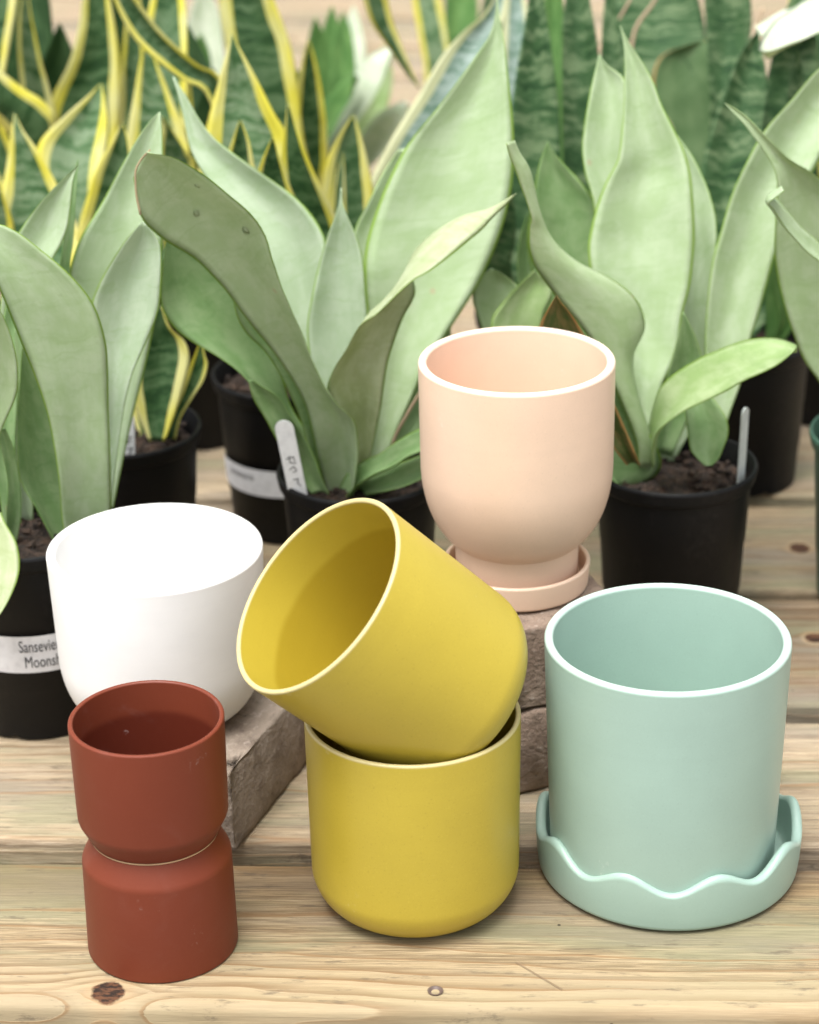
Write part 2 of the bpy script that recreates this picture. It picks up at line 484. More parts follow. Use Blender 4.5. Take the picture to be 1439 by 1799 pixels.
# ------------------------------------------------------------------ ground below the bench
def ground():
    k = NT('gravel_floor')
    v = k.obj()
    n1 = k.noise(v, 55, 4, .7); n2 = k.noise(v, 3, 3, .6)
    c = k.mix(k.step(n1, .35, .7), (.20, .18, .155), (.36, .33, .29))
    c = k.mix(k.math('MULTIPLY', n2, .5), c, (.16, .14, .12))
    k.set(k.b.inputs['Base Color'], c)
    k.b.inputs['Roughness'].default_value = .95
    k.bump(n1, .6, .02)
    s = 60
    o = obj('ground', mesh('ground', [(-s, -s, 0), (s, -s, 0), (s, s, 0), (-s, s, 0)], [(0, 1, 2, 3)]), k.m, None, (0, 0, -.78))
    tag(o, kind='structure')
ground()

# ------------------------------------------------------------------ bench of treated planks
YAW = R(-3.05)
bench = tag(empty('plant_bench', (0, 1.0237, 0), YAW), 'weathered treated pine bench of wide planks carrying all the pots', 'bench')
def plank_mesh(w, th, ln, rad, seed):
    """rounded cross-section swept along x with a little cup and waviness"""
    prof = []
    def arc(cx, cz, a0):
        for i in range(5):
            t = R(a0 + 90 * i / 4)
            prof.append((cx + rad * math.cos(t), cz + rad * math.sin(t)))
    nT = 8
    arc(w - rad, -rad, 0)
    for i in range(1, nT): prof.append((w - rad - (w - 2 * rad) * i / nT, 0))
    arc(rad, -rad, 90)
    arc(rad, -th + rad, 180)
    arc(w - rad, -th + rad, 270)
    n = 70
    V, Fc = [], []
    for i in range(n + 1):
        x = -ln / 2 + ln * i / n
        for (y, z) in prof:
            e = 0
            edge = min(y, w - y)
            nz = noise.noise(Vector((x * 9 + seed * 7, y * 30, seed)))
            ny = noise.noise(Vector((x * 16 + seed * 3, z * 40, seed * 2.1 + (5 if y > w / 2 else 0))))
            V.append((x, y + (ny * .0011 if edge < rad * 1.5 else 0), z + (nz * .0005 - .0004 if z > -rad else 0)))
    m = len(prof)
    for i in range(n):
        for j in range(m):
            a = i * m + j; b = i * m + (j + 1) % m
            Fc.append((a, b, b + m, a + m))
    Fc.append(tuple(range(m - 1, -1, -1))); Fc.append(tuple(n * m + j for j in range(m)))
    me = mesh('plank', V, Fc)
    for p in me.polygons[-2:]: p.use_smooth = False
    return me
def loc_b(x, y):      # world -> bench space
    dx, dy = x, y - 1.0237
    return (dx * math.cos(-YAW) - dy * math.sin(-YAW), dx * math.sin(-YAW) + dy * math.cos(-YAW))
edges = [(0.005, .1428), (.1646, .3095), (.3317, .4830), (.4963, .6390)]
y = .6575
while y < 2.75:
    edges.append((y, y + .143)); y += .161
KN = {0: [(-.1625, 1.0495, .0105)], 2: [(.2685, 1.4330, .0075)], 3: [(.2802, 1.5735, .0085)]}
for i, (a, b) in enumerate(edges):
    kn = []
    for (kx, ky, kr) in KN.get(i, []):
        lx, ly = loc_b(kx, ky); kn.append((lx, ly - a, kr))
    if i not in KN and i % 2: kn.append((random.uniform(-.3, .3), random.uniform(.03, .11), .009))
    scr = None
    if i == 0:
        p0 = loc_b(.0509, 1.0696); p1 = loc_b(.0753, 1.0422); p0 = (p0[0], p0[1] - a); p1 = (p1[0], p1[1] - a); scr = (p0, p1, .0011)
    tn = [(.86, .82, .71), (1.08, 1.06, 1.03), (.62, .56, .51), (.82, .79, .72)][i] if i < 4 else (1.05, 1.03, 1.0)
    pm = wood('treated_pine' if i == 0 else 'treated_pine_%d' % i, 11 + i * 5, kn, tn, (-.12, .05, .15, .05)[i] if i < 4 else .10, scr, i == 0)
    p = obj('plank', plank_mesh(b - a, .038, 1.7, .0055 if i == 0 else .004, i + 1), pm, bench, (0, a, 0))
    if i == 0:
        # deck screw sunk in the front plank
        sx, sy = loc_b(.00825, 1.0441)
        bm = bmesh.new()
        bmesh.ops.create_cone(bm, cap_ends=True, segments=28, radius1=.0034, radius2=.0042, depth=.0016)
        top = [f for f in bm.faces if f.normal.z > .9][0]
        r_ = bmesh.ops.inset_individual(bm, faces=[top], thickness=.0008)
        r_ = bmesh.ops.inset_individual(bm, faces=[top], thickness=.0015)
        bmesh.ops.translate(bm, verts=top.verts, vec=(0, 0, -.0011))
        me = bpy.data.meshes.new('screw'); bm.to_mesh(me); bm.free()
        obj('screw', me, M_STEEL, p, (sx, sy - a, -.0004))
def box_mesh(name, sx, sy, sz, bev=.003):
    bm = bmesh.new(); bmesh.ops.create_cube(bm, size=1)
    bmesh.ops.scale(bm, vec=(sx, sy, sz), verts=bm.verts)
    bmesh.ops.bevel(bm, geom=bm.edges[:], offset=bev, segments=2, affect='EDGES', profile=.5)
    me = bpy.data.meshes.new(name); bm.to_mesh(me); bm.free(); return me
WJ = wood('treated_pine_joist', 99)
for xx in (-.62, 0.02, .62):
    obj('crossbeam', box_mesh('crossbeam', .038, 2.7, .09), WJ, bench, (xx, 1.38, -.0385 - .046))
for xx in (-.62, .62):
    for yy in (.12, 2.6):
        obj('leg', box_mesh('leg', .085, .085, .645), WJ, bench, (xx, yy, -.1305 - .3235))

# ------------------------------------------------------------------ bricks
def brick(name, sx, sy, sz, seed, mat, loc, rz, label, cat, group=None):
    bm = bmesh.new(); bmesh.ops.create_cube(bm, size=1)
    bmesh.ops.scale(bm, vec=(sx, sy, sz), verts=bm.verts)
    bmesh.ops.bevel(bm, geom=bm.edges[:], offset=.0035, segments=2, affect='EDGES', profile=.6)
    bmesh.ops.triangulate(bm, faces=bm.faces[:])
    for _ in range(4):
        bmesh.ops.subdivide_edges(bm, edges=[e for e in bm.edges if e.calc_length() > .006], cuts=1)
    bmesh.ops.triangulate(bm, faces=bm.faces[:])
    bm.normal_update()
    for v in bm.verts:
        p = v.co * 1.0
        k = noise.fractal(Vector((p.x * 45 + seed, p.y * 45, p.z * 45)), .7, 2.0, 4) * .0011
        k += noise.noise(Vector((p.x * 12 + seed * 2, p.y * 12, p.z * 12))) * .0022
        cn = noise.noise(Vector((p.x * 70, p.y * 70 + seed, p.z * 70)))
        ed = sum(1 for q, s in zip(p, (sx, sy, sz)) if abs(q) > s / 2 - .006)
        if ed >= 2: k -= max(0, cn) * .0045
        if p.z < -sz / 2 + .002 or p.z > sz / 2 - .0015 and ed < 2: k = min(k, 0) * .4
        v.co += v.normal * k
    me = bpy.data.meshes.new(name); bm.to_mesh(me); bm.free()
    me.polygons.foreach_set('use_smooth', [True] * len(me.polygons))
    o = obj(name, me, mat, None, loc, (0, 0, rz))
    return tag(o, label, cat, group)
BA = brick_mat('weathered_brick', 1, (.205, .165, .130), (.300, .248, .200))
BB = brick_mat('reddish_brick', 4, (.215, .155, .118), (.295, .225, .175))
a70 = R(70)
u = Vector((math.cos(a70), math.sin(a70))); nn = Vector((-math.sin(a70), math.cos(a70)))
cen = Vector((-.103, 1.180)) + u * .095 + nn * .050
brick('brick', .19, .10, .0535, 1.3, BA, (cen.x, cen.y, .0268), a70, 'rough grey brown brick lying under the white pot', 'brick')
a20 = R(20)
u = Vector((math.cos(a20), math.sin(a20))); nn = Vector((-math.sin(a20), math.cos(a20)))
cen = Vector((.066, 1.2405)) + u * (-.003) + nn * .0525
brick('brick', .134, .105, .0545, 5.1, BB, (cen.x, cen.y, .0273), a20 + R(1.5), 'lower brick of the two stacked behind the yellow pots', 'brick', 'bricks stacked under the peach planter')
brick('brick', .134, .105, .0545, 9.4, BB, (cen.x, cen.y + .001, .0822), a20, 'upper brick of the stack, right under the peach saucer', 'brick', 'bricks stacked under the peach planter')

# ------------------------------------------------------------------ glazed pots
# small red cups, one upside down under the other
def cup_profile(h=.0688, ro=.0403, rb=.0325):
    return rounded([(0, .0016, 0), (rb - .002, .0016, .0008), (rb, 0, .0008), (rb + .0008, .0004, .0006), (ro - .0008, .0125, .009), (ro, h, .0011), (ro - .0027, h, .0011), (ro - .0036, .010, .007), (0, .0055, 0)], 8)
cup_me = lathe_mesh('red_cup', cup_profile(), 128, None, (M_TERRA, M_TERRA_IN))
TX, TY = -.1376, 1.0954
lo = obj('red_cup', cup_me, M_TERRA, None, (TX, TY, .0688), (math.pi, 0, 0))
tag(lo, 'small matte brick red cup standing upside down at the bench front', 'planter', 'two stacked red cups')
up_ = obj('red_cup', cup_me, M_TERRA, None, (TX - .0003, TY, .0690), (R(.2), R(-.5), 1.0))
tag(up_, 'small matte brick red cup standing open on top of its upturned twin', 'planter', 'two stacked red cups')
for c_ in (up_,):
    rr = lathe_mesh('foot_ring', rounded([(.0318, .0008, 0), (.0321, -.0001, .0003), (.0336, .0001, .0003), (.0341, .0013, 0)], 3))
    obj('foot_ring', rr, M_RAW, c_)

# white pot on the brick
white = lathe_mesh('white_pot', rounded([(0, .002, 0), (.034, .002, .001), (.036, 0, .001), (.0372, .0001, 0)] + belly(.0375, .0003, .0600, .0400) + [(.0622, .1042, .0024), (.0566, .1042, .0024), (.0545, .034, .026), (.036, .008, .008), (0, .0075, 0)], 10))
tag(obj('white_pot', white, M_WHITE, None, (-0.1469, 1.2604, .0538)), 'white rounded planter pot standing on the grey brick', 'planter')

# mustard yellow pots (same mould)
yel = lathe_mesh('yellow_pot', rounded([(0, .0018, 0), (.034, .0018, .001), (.036, 0, .001), (.0362, .0001, 0)] + belly(.0385, .0003, .0570, .0225, 18, 1.08) + [(.0580, .1153, .0012), (.0551, .1153, .0012), (.0538, .022, .018), (0, .006, 0)], 10), 128, None, (M_YEL, M_YEL_IN))
tag(obj('yellow_pot', yel, M_YEL, None, (-0.0008, 1.1350, 0)), 'mustard yellow pot standing upright on the front plank', 'planter', 'two mustard yellow pots')
ta, tb = R(45.65), R(202.41)
axv = Vector((math.sin(ta) * math.cos(tb), math.sin(ta) * math.sin(tb), math.cos(ta)))
basep = Vector((-.0492, 1.1145, .1968)) - axv * .1153
ty = obj('yellow_pot', yel, M_YEL, None, basep)
ty.rotation_euler = axv.to_track_quat('Z', 'X').to_euler()
tag(ty, 'mustard yellow pot tipped over, leaning in the mouth of its upright twin', 'planter', 'two mustard yellow pots')

# peach footed planter and its saucer
PX, PY = .0633, 1.3017
psau = lathe_mesh('peach_saucer', rounded([(0, .0012, 0), (.036, .0012, .001), (.0385, 0, .0015), (.0424, .0012, .0020), (.0438, .0165, .0014), (.0408, .0165, .0014), (.0400, .0048, .003), (0, .0042, 0)], 7))
tag(obj('peach_saucer', psau, M_PEACH, None, (PX, PY, .1096)), 'shallow round peach saucer lying on the upper brick', 'saucer')
pea = lathe_mesh('peach_planter', rounded([(0, .0015, 0), (.033, .0015, .001), (.0360, 0, .001), (.0367, .0250, .0006)] + [q for q in belly(.0260, .0220, .0563, .0750, 22) if q[0] > .0372] + [(.0567, .1385, .0022), (.0516, .1385, .0022), (.0508, .060, .025), (.034, .030, .012), (0, .027, 0)], 10))
tag(obj('peach_planter', pea, M_PEACH, None, (PX, PY, .1139)), 'peach footed planter, tall with a round belly, on its saucer', 'planter')

# mint pot and scalloped saucer
MSX, MSY = 0.1413, 1.1627
ph0 = math.atan2(-MSY, -MSX) + R(22.5)
def scal(t, r, z):
    wv = math.cos(9 * (t - ph0))
    if z > .012:
        f = (z - .012) / (.0302 - .012)
        return z + f * wv * .0047, r
    return z, r
msau = lathe_mesh('mint_saucer', rounded([(0, .0012, 0), (.064, .0012, .001), (.0665, 0, .001), (.0722, .0016, .005), (.0734, .012, 0), (.0738, .0200, 0), (.0742, .0302, .0029), (.0682, .0302, .0029), (.0683, .0200, 0), (.0679, .012, 0), (.0667, .0062, .004), (0, .0050, 0)], 8), 240, scal)
tag(obj('mint_saucer', msau, M_MINT, None, (MSX, MSY, 0)), 'mint green saucer with a wavy scalloped rim under the mint pot', 'saucer')
mint = lathe_mesh('mint_pot', rounded([(0, .0015, 0), (.054, .0015, .001), (.0565, 0, .001), (.0618, .0012, .005), (.0662, .1425, .0022), (.0612, .1425, .0022), (.0575, .012, .008), (0, .0075, 0)], 9))
tag(obj('mint_pot', mint, M_MINT, None, (0.1371, 1.1547, .0052)), 'tall mint green cylinder pot standing in its scalloped saucer', 'planter')

# ------------------------------------------------------------------ potted snake plants
LEAVES = {
 'A': [
  ('M', '-2124 13475 1240 -1870 13625 1204 6.0;-2128 13454 1422 -1844 13604 1387 6.0;-2123 13423 1700 -1824 13573 1628 6.0;-2140 13380 2052 -1805 13530 1983 6.0;-2190 13342 2340 -1781 13492 2309 6.0;-2247 13313 2566 -1779 13463 2536 6.0;-2293 13285 2753 -1824 13435 2760 6.0;-2347 13257 2955 -1930 13407 2940 6.0;-2403 13229 3120 -2088 13379 3109 6.0;-2459 13203 3249 -2269 13353 3258 6.0;-2524 13175 3360 -2535 13325 3330 4.6'),
  ('M', '-2032 13750 1110 -1880 13750 1146 4.7;-1957 13791 1460 -1834 13791 1458 3.7;-1892 13832 1786 -1773 13832 1784 3.6;-1873 13859 2002 -1726 13859 1998 4.4;-1880 13881 2180 -1668 13881 2176 6.4;-1905 13904 2358 -1582 13904 2351 9.7;-1910 13929 2551 -1499 13929 2542 12.0;-1869 13948 2679 -1474 13948 2699 11.9;-1784 13967 2826 -1463 13967 2837 9.6;-1673 13986 2980 -1471 13986 2957 6.1;-1582 14000 3080 -1544 14000 3072 1.1'),
  ('M', '-2140 14000 1017 -1922 14000 1012 6.5;-2127 14177 1688 -1750 14177 1680 10.0;-2132 14298 2142 -1617 14298 2130 10.0;-2106 14409 2555 -1526 14409 2542 10.0;-2025 14486 2807 -1499 14486 2852 10.0;-1881 14551 3024 -1487 14551 3089 10.0;-1768 14604 3208 -1480 14604 3275 8.9;-1654 14654 3391 -1481 14654 3442 5.4;-1564 14684 3508 -1486 14684 3524 2.4;-1502 14700 3567 -1491 14700 3567 0.3'),
  ('M', '-2516 13900 1111 -2373 13900 1108 4.3;-2593 13979 1587 -2344 13979 1582 7.5;-2529 14099 2300 -2265 14099 2294 7.9;-2451 14175 2716 -2168 14175 2747 8.0;-2374 14207 2924 -2099 14207 2881 8.0;-2309 14228 3025 -2051 14228 2990 7.8;-2217 14253 3134 -2022 14253 3137 5.8;-2107 14275 3240 -2005 14275 3256 3.1;-2005 14293 3329 -1984 14293 3329 0.6;-1969 14300 3359 -1965 14300 3359 0.1'),
  ('U', '-2354 14000 1062 -2209 14000 1058 4.0;-2364 14100 1531 -2177 14100 1527 4.0;-2219 14254 2236 -2095 14254 2233 3.7;-2151 14346 2652 -2081 14346 2651 2.1;-2109 14392 2858 -2049 14392 2857 1.8;-2062 14446 3097 -2023 14446 3096 1.2;-2022 14485 3267 -2001 14485 3266 0.6;-2001 14500 3334 -1994 14500 3334 0.2'),
  ('U', '-2198 13550 1168 -2104 13750 1092 7.0;-2305 13565 1388 -2110 13765 1281 9.0;-2388 13579 1582 -2132 13779 1470 10.3;-2394 13595 1820 -2152 13795 1693 10.2;-2365 13615 2109 -2204 13815 1952 9.0;-2326 13633 2358 -2273 13833 2208 7.7;-2298 13650 2551 -2314 13850 2479 6.4'),
  ('M', '-2618 13500 1298 -2496 13500 1295 3.7;-2635 13415 1715 -2533 13415 1713 3.1;-2626 13346 2058 -2408 13346 2035 6.6;-2581 13297 2276 -2297 13297 2270 8.5;-2573 13255 2471 -2264 13255 2464 9.3;-2548 13214 2662 -2278 13214 2656 8.1;-2558 13174 2834 -2323 13174 2835 7.1;-2567 13129 3004 -2402 13129 3035 5.0;-2552 13100 3116 -2545 13100 3122 0.3'),
  ('U', '-2537 13800 1119 -2430 13800 1116 3.2;-2578 13896 1622 -2443 13896 1619 4.0;-2556 13964 1976 -2408 13964 1972 4.4;-2500 14035 2323 -2371 14035 2357 4.0;-2452 14071 2531 -2366 14071 2511 2.6;-2402 14100 2668 -2388 14100 2667 0.4'),
  ('Y', '-2631 13400 1363 -2512 13400 1341 -3.6;-2697 13257 1524 -2460 13257 1496 -7.2;-2707 13173 1451 -2404 13173 1455 -8.0;-2711 13090 1376 -2344 13090 1387 -8.0;-2695 13009 1302 -2320 13009 1293 -8.0;-2675 12933 1207 -2330 12933 1210 -8.0;-2638 12858 1111 -2379 12858 1113 -7.8;-2570 12790 1012 -2451 12790 1028 -3.6;-2518 12750 956 -2507 12750 967 -0.5'),
  ('U', '-2504 13600 1172 -2433 13600 1170 2.1;-2471 13549 1387 -2380 13549 1385 2.7;-2438 13498 1599 -2362 13498 1598 2.3;-2442 13442 1811 -2370 13442 1847 2.4;-2455 13400 1977 -2402 13400 2005 1.8'),
 ],
 'B': [
  ('M', '-513 14550 1005 -346 14350 1106 8.0;-565 14473 1284 -308 14273 1411 8.0;-599 14404 1513 -318 14204 1683 8.0;-634 14351 1732 -413 14151 1823 8.0;-700 14288 1929 -512 14088 2025 8.0;-788 14229 2107 -575 14029 2226 8.0;-869 14178 2249 -627 13978 2395 8.0;-942 14137 2371 -672 13937 2521 8.0;-1036 14077 2546 -732 13877 2707 8.0;-1129 14020 2703 -773 13820 2889 8.0;-1239 13964 2844 -814 13764 3067 8.0;-1365 13906 2963 -898 13706 3235 8.0;-1482 13842 3082 -1037 13642 3395 8.0;-1545 13788 3188 -1175 13588 3527 8.0;-1564 13738 3337 -1313 13538 3629 8.0;-1562 13700 3468 -1448 13500 3669 8.0'),
  ('M', '-485 14650 989 -296 14650 1005 5.7;-588 14776 1367 -286 14776 1441 9.3;-710 14891 1728 -352 14891 1800 11.0;-797 14980 1976 -457 14980 2087 10.7;-865 15071 2222 -500 15071 2410 12.0;-970 15145 2474 -518 15145 2612 12.0;-1077 15216 2648 -661 15216 2813 12.0;-1203 15292 2840 -880 15292 2968 10.4;-1311 15358 2996 -1082 15358 3099 7.5;-1381 15409 3129 -1228 15409 3209 5.2;-1410 15457 3277 -1325 15457 3332 3.0;-1445 15504 3435 -1396 15504 3453 1.6;-1485 15550 3576 -1474 15550 3575 0.3'),
  ('M', '-446 14600 1010 -296 14600 1007 4.5;-507 14682 1485 -246 14682 1479 7.8;-590 14721 1711 -234 14721 1703 10.0;-631 14761 1935 -228 14761 1926 10.0;-637 14793 2119 -238 14793 2110 10.0;-602 14829 2300 -251 14829 2331 10.0;-551 14865 2499 -264 14865 2532 8.7;-491 14896 2680 -308 14896 2695 5.5;-440 14917 2805 -356 14917 2803 2.5;-408 14934 2894 -386 14934 2893 0.7;-399 14950 2983 -391 14950 2983 0.2'),
  ('Y', '-376 14500 1041 -275 14500 1046 3.0;-388 14430 1346 -241 14430 1343 4.4;-423 14350 1618 -190 14350 1613 7.0;-461 14300 1764 -165 14300 1750 8.0;-506 14250 1909 -138 14250 1958 8.0;-459 14170 2069 -117 14270 2107 8.0;-386 14100 2214 -82 14300 2209 8.0;-296 14030 2402 -22 14330 2348 8.0;-198 13970 2492 15 14370 2409 8.0;-74 13920 2620 38 14420 2474 8.0;45 13925 2713 26 14475 2538 8.0;142 13930 2764 9 14530 2599 8.0;251 13995 2827 44 14545 2695 8.0;369 14085 2903 167 14535 2807 8.0;473 14180 2957 323 14480 2895 8.0;547 14290 2986 481 14410 2969 4.1;629 14325 3047 596 14375 3025 1.9;700 14350 3103 697 14350 3106 0.2'),
  ('M', '-305 14700 963 -230 14700 949 2.3;-251 14818 1342 -101 14818 1298 4.7;-226 14901 1592 25 14901 1546 7.7;-231 14979 1844 143 14979 1775 11.4;-252 15068 2091 348 15068 2057 14.0;-266 15145 2301 514 15145 2304 14.0;-254 15219 2473 638 15219 2571 14.0;-201 15290 2645 709 15290 2819 14.0;-103 15366 2871 735 15366 3046 14.0;33 15441 3105 732 15441 3254 14.0;205 15507 3293 716 15507 3445 14.0;377 15575 3492 698 15575 3636 10.5;518 15631 3675 682 15631 3773 5.7;595 15667 3785 662 15667 3877 3.4;630 15707 3943 649 15707 3961 0.8;636 15750 4082 644 15750 4082 0.2'),
  ('M', '-304 15050 829 -227 15050 828 2.3;-358 15349 1790 -204 15349 1786 4.6;-368 15465 2155 -119 15465 2149 7.5;-333 15569 2480 -74 15569 2475 7.8;-241 15636 2656 8 15636 2690 7.5;-134 15700 2851 50 15700 2867 5.5;-23 15750 3003 34 15750 3010 1.7'),
  ('U', '-717 14400 1105 -540 14600 1008 8.5;-756 14384 1334 -580 14584 1236 8.5;-869 14366 1602 -673 14566 1436 9.8;-968 14350 1806 -764 14550 1643 9.9;-1079 14335 1969 -821 14535 1867 10.3;-1233 14321 2105 -885 14521 2069 12.0;-1370 14307 2209 -948 14507 2268 12.0;-1470 14295 2317 -1012 14495 2426 12.0;-1534 14282 2474 -1111 14482 2583 12.0;-1510 14267 2720 -1209 14467 2740 10.9;-1479 14257 2870 -1309 14457 2850 7.9;-1455 14250 2963 -1411 14450 2917 6.3'),
  ('U', '-593 14550 1056 -425 14550 1052 5.0;-638 14494 1325 -435 14494 1320 6.1;-682 14438 1588 -462 14438 1583 6.6;-761 14379 1849 -525 14379 1843 7.1;-873 14316 2118 -605 14316 2101 8.1;-989 14268 2267 -685 14268 2310 9.2;-1054 14222 2429 -781 14222 2516 8.6;-1063 14177 2612 -913 14177 2682 5.0;-1066 14150 2731 -1031 14150 2749 1.2'),
  ('U', '-443 14500 1050 -394 14300 1105 6.0;-378 14445 1203 -324 14245 1216 6.0;-286 14393 1303 -230 14193 1293 6.0;-181 14332 1383 -101 14132 1379 6.0;-73 14273 1484 2 14073 1469 6.0;67 14206 1588 117 14006 1545 6.0;211 14132 1685 242 13932 1658 6.0;371 14050 1761 372 13850 1822 6.0'),
  ('U', '-330 14500 1092 -272 14300 1111 5.0;-141 14415 1226 -105 14215 1184 5.0;-10 14347 1325 42 14147 1259 5.0;155 14266 1423 205 14066 1369 5.0;300 14200 1467 313 14000 1512 5.0'),
  ('U', '-241 14750 960 -128 14750 957 3.4;-187 14842 1167 -104 14842 1144 2.6;-101 14912 1300 19 14912 1236 4.1;-21 14987 1472 110 14987 1347 5.4;79 15082 1677 209 15082 1511 6.0;177 15169 1845 289 15169 1680 6.0;294 15250 1933 302 15250 1925 0.3'),
  ('U', '-628 14300 1143 -511 14300 1132 3.5;-707 14279 1258 -557 14279 1263 4.5;-797 14250 1471 -588 14250 1403 6.0;-887 14217 1702 -650 14217 1568 6.0;-946 14195 1817 -713 14195 1695 6.0;-976 14171 1916 -806 14171 1873 5.3;-989 14150 1981 -961 14150 1988 0.9'),
 ],
 'C': [
  ('M', '1511 14450 1206 1630 14650 1125 -5.0;1481 14416 1429 1606 14616 1363 -5.0;1382 14376 1665 1522 14576 1641 -5.0;1283 14332 1937 1468 14532 1935 -5.0;1188 14305 2122 1524 14505 2098 -5.0;1078 14283 2284 1530 14483 2202 -5.0;968 14258 2427 1485 14458 2334 -5.0;877 14232 2568 1384 14432 2455 -5.0;805 14207 2689 1244 14407 2557 -5.0;776 14182 2826 1081 14382 2655 -5.0;781 14159 2943 937 14359 2795 -5.0;801 14142 3009 854 14342 2927 -5.0;765 14123 3116 828 14323 3035 -5.0;723 14102 3230 806 14302 3169 -5.0;687 14084 3343 777 14284 3265 -5.0;659 14066 3429 696 14266 3364 -5.0;638 14050 3511 651 14250 3455 -5.0'),
  ('M', '1536 14650 1119 1622 14650 1126 2.6;1513 14747 1392 1615 14747 1390 3.0;1460 14836 1660 1667 14836 1615 6.4;1389 14913 1872 1775 14913 1824 11.7;1299 14984 2047 1807 14984 2036 15.3;1227 15060 2258 1866 15060 2244 16.0;1201 15134 2450 1894 15134 2454 16.0;1218 15185 2569 1899 15185 2612 16.0;1266 15251 2734 1890 15251 2805 16.0;1332 15305 2886 1874 15305 2943 16.0;1408 15353 3016 1835 15353 3075 12.9;1433 15409 3171 1763 15409 3221 10.0;1450 15461 3328 1698 15461 3342 7.5;1456 15518 3483 1641 15518 3491 5.6;1462 15569 3621 1566 15569 3619 3.1;1456 15609 3724 1497 15609 3720 1.2;1436 15650 3827 1439 15650 3827 0.1'),
  ('M', '1578 14950 1019 1674 14950 1016 2.9;1441 15277 1776 1671 15277 1771 6.9;1372 15429 2129 1678 15429 2122 9.2;1302 15552 2410 1646 15552 2402 10.0;1269 15659 2656 1613 15659 2648 10.0;1226 15722 2796 1578 15722 2788 10.0;1207 15791 2954 1551 15791 2946 10.0;1221 15847 3075 1538 15847 3088 9.5;1247 15908 3214 1526 15908 3228 8.4;1285 15976 3371 1502 15976 3386 6.5;1318 16022 3486 1394 16022 3473 2.3;1334 16050 3541 1342 16050 3541 0.2'),
  ('M', '1662 14850 1080 1776 14850 1078 3.4;1732 15073 1522 2019 15073 1474 8.0;1815 15202 1796 2046 15202 1709 7.4;1860 15317 1996 2033 15317 1972 5.2;1871 15467 2225 2089 15467 2341 7.4;1856 15569 2472 2096 15569 2507 7.3;1841 15647 2647 2067 15647 2642 6.8;1825 15710 2786 2025 15710 2750 6.1;1811 15786 2922 1945 15786 2908 4.1;1807 15850 3042 1853 15850 3029 1.4'),
  ('U', '1631 14750 1164 1744 14750 1162 3.4;1659 14750 1569 1901 14750 1604 7.3;1693 14750 1728 1929 14750 1802 7.4;1743 14750 1925 1903 14750 1921 4.8;1773 14750 2062 1851 14750 2060 2.3;1789 14750 2167 1796 14750 2166 0.2'),
  ('L', '1573 14725 1115 1581 14275 1279 4.0;1574 14651 1289 1569 14201 1458 4.0;1584 14598 1412 1586 14148 1577 4.0;1607 14533 1585 1653 14083 1672 4.0;1637 14467 1745 1743 14017 1762 4.0;1723 14388 1886 1851 13938 1856 4.0;1837 14306 1996 1961 13856 1954 4.0;1957 14224 2093 2062 13774 2059 4.0;2080 14147 2165 2159 13697 2138 4.0;2205 14072 2216 2248 13622 2220 4.0;2313 14015 2230 2304 13565 2299 4.0;2406 13975 2202 2332 13525 2360 4.0'),
  ('U', '1759 14500 1705 1942 14500 1701 5.5;1784 14434 1574 2041 14434 1568 6.0;1797 14388 1473 2061 14388 1467 6.0;1813 14344 1372 2025 14344 1375 6.0;1859 14318 1318 1995 14318 1315 4.1;1906 14300 1277 1950 14300 1276 1.3'),
  ('U', '1237 14200 1874 1347 14500 1770 10.1;1154 14213 1716 1444 14513 1553 12.0;1135 14225 1556 1559 14525 1390 12.0;1137 14236 1393 1627 14536 1223 12.0;1249 14245 1248 1582 14545 1106 12.0;1361 14250 1172 1472 14550 1042 10.4'),
  ('U', '1423 15350 915 1580 15350 911 4.7;1116 15532 1523 1351 15532 1518 7.0;964 15620 1826 1315 15620 1818 10.0;871 15704 2127 1318 15704 2117 10.0;835 15767 2351 1320 15767 2340 10.0;869 15823 2534 1314 15823 2556 10.0;898 15872 2719 1207 15872 2712 9.3;931 15909 2847 1093 15909 2831 4.9;967 15936 2937 1013 15936 2928 1.4;983 15950 2981 991 15950 2981 0.2'),
  ('U', '1410 15650 788 1531 15650 786 3.6;801 15858 1576 940 15858 1573 4.2;785 15940 1966 923 15940 1963 4.1;784 15986 2158 925 15986 2196 4.4;821 16025 2350 908 16025 2369 2.7;869 16050 2464 909 16050 2483 1.3'),
  ('M', '1405 15150 958 1521 15150 955 3.5;786 15194 1413 940 15194 1451 4.7;596 15211 1657 768 15211 1653 5.2;503 15227 1937 731 15227 1932 6.8;448 15236 2115 758 15236 2069 8.0;472 15243 2232 758 15243 2186 8.0;525 15248 2297 676 15248 2266 4.6;570 15250 2319 593 15250 2314 0.7'),
  ('L', '1444 14950 1042 1539 14950 1040 2.9;816 15041 1555 1082 15041 1549 6.0;628 15069 1710 931 15069 1703 6.0;563 15104 1980 913 15104 1992 6.0;632 15124 2111 970 15124 2163 6.0;727 15137 2223 963 15137 2238 6.0;821 15146 2309 896 15146 2295 2.3;851 15150 2334 859 15150 2330 0.3'),
  ('O', '1365 13950 1451 1455 13950 1449 2.7;922 13786 2117 1200 13786 2111 4.0;780 13733 2325 1124 13733 2317 4.0;805 13698 2490 1054 13698 2459 4.0;844 13675 2580 990 13675 2566 4.0;883 13658 2650 927 13658 2646 1.3;899 13650 2681 906 13650 2681 0.2'),
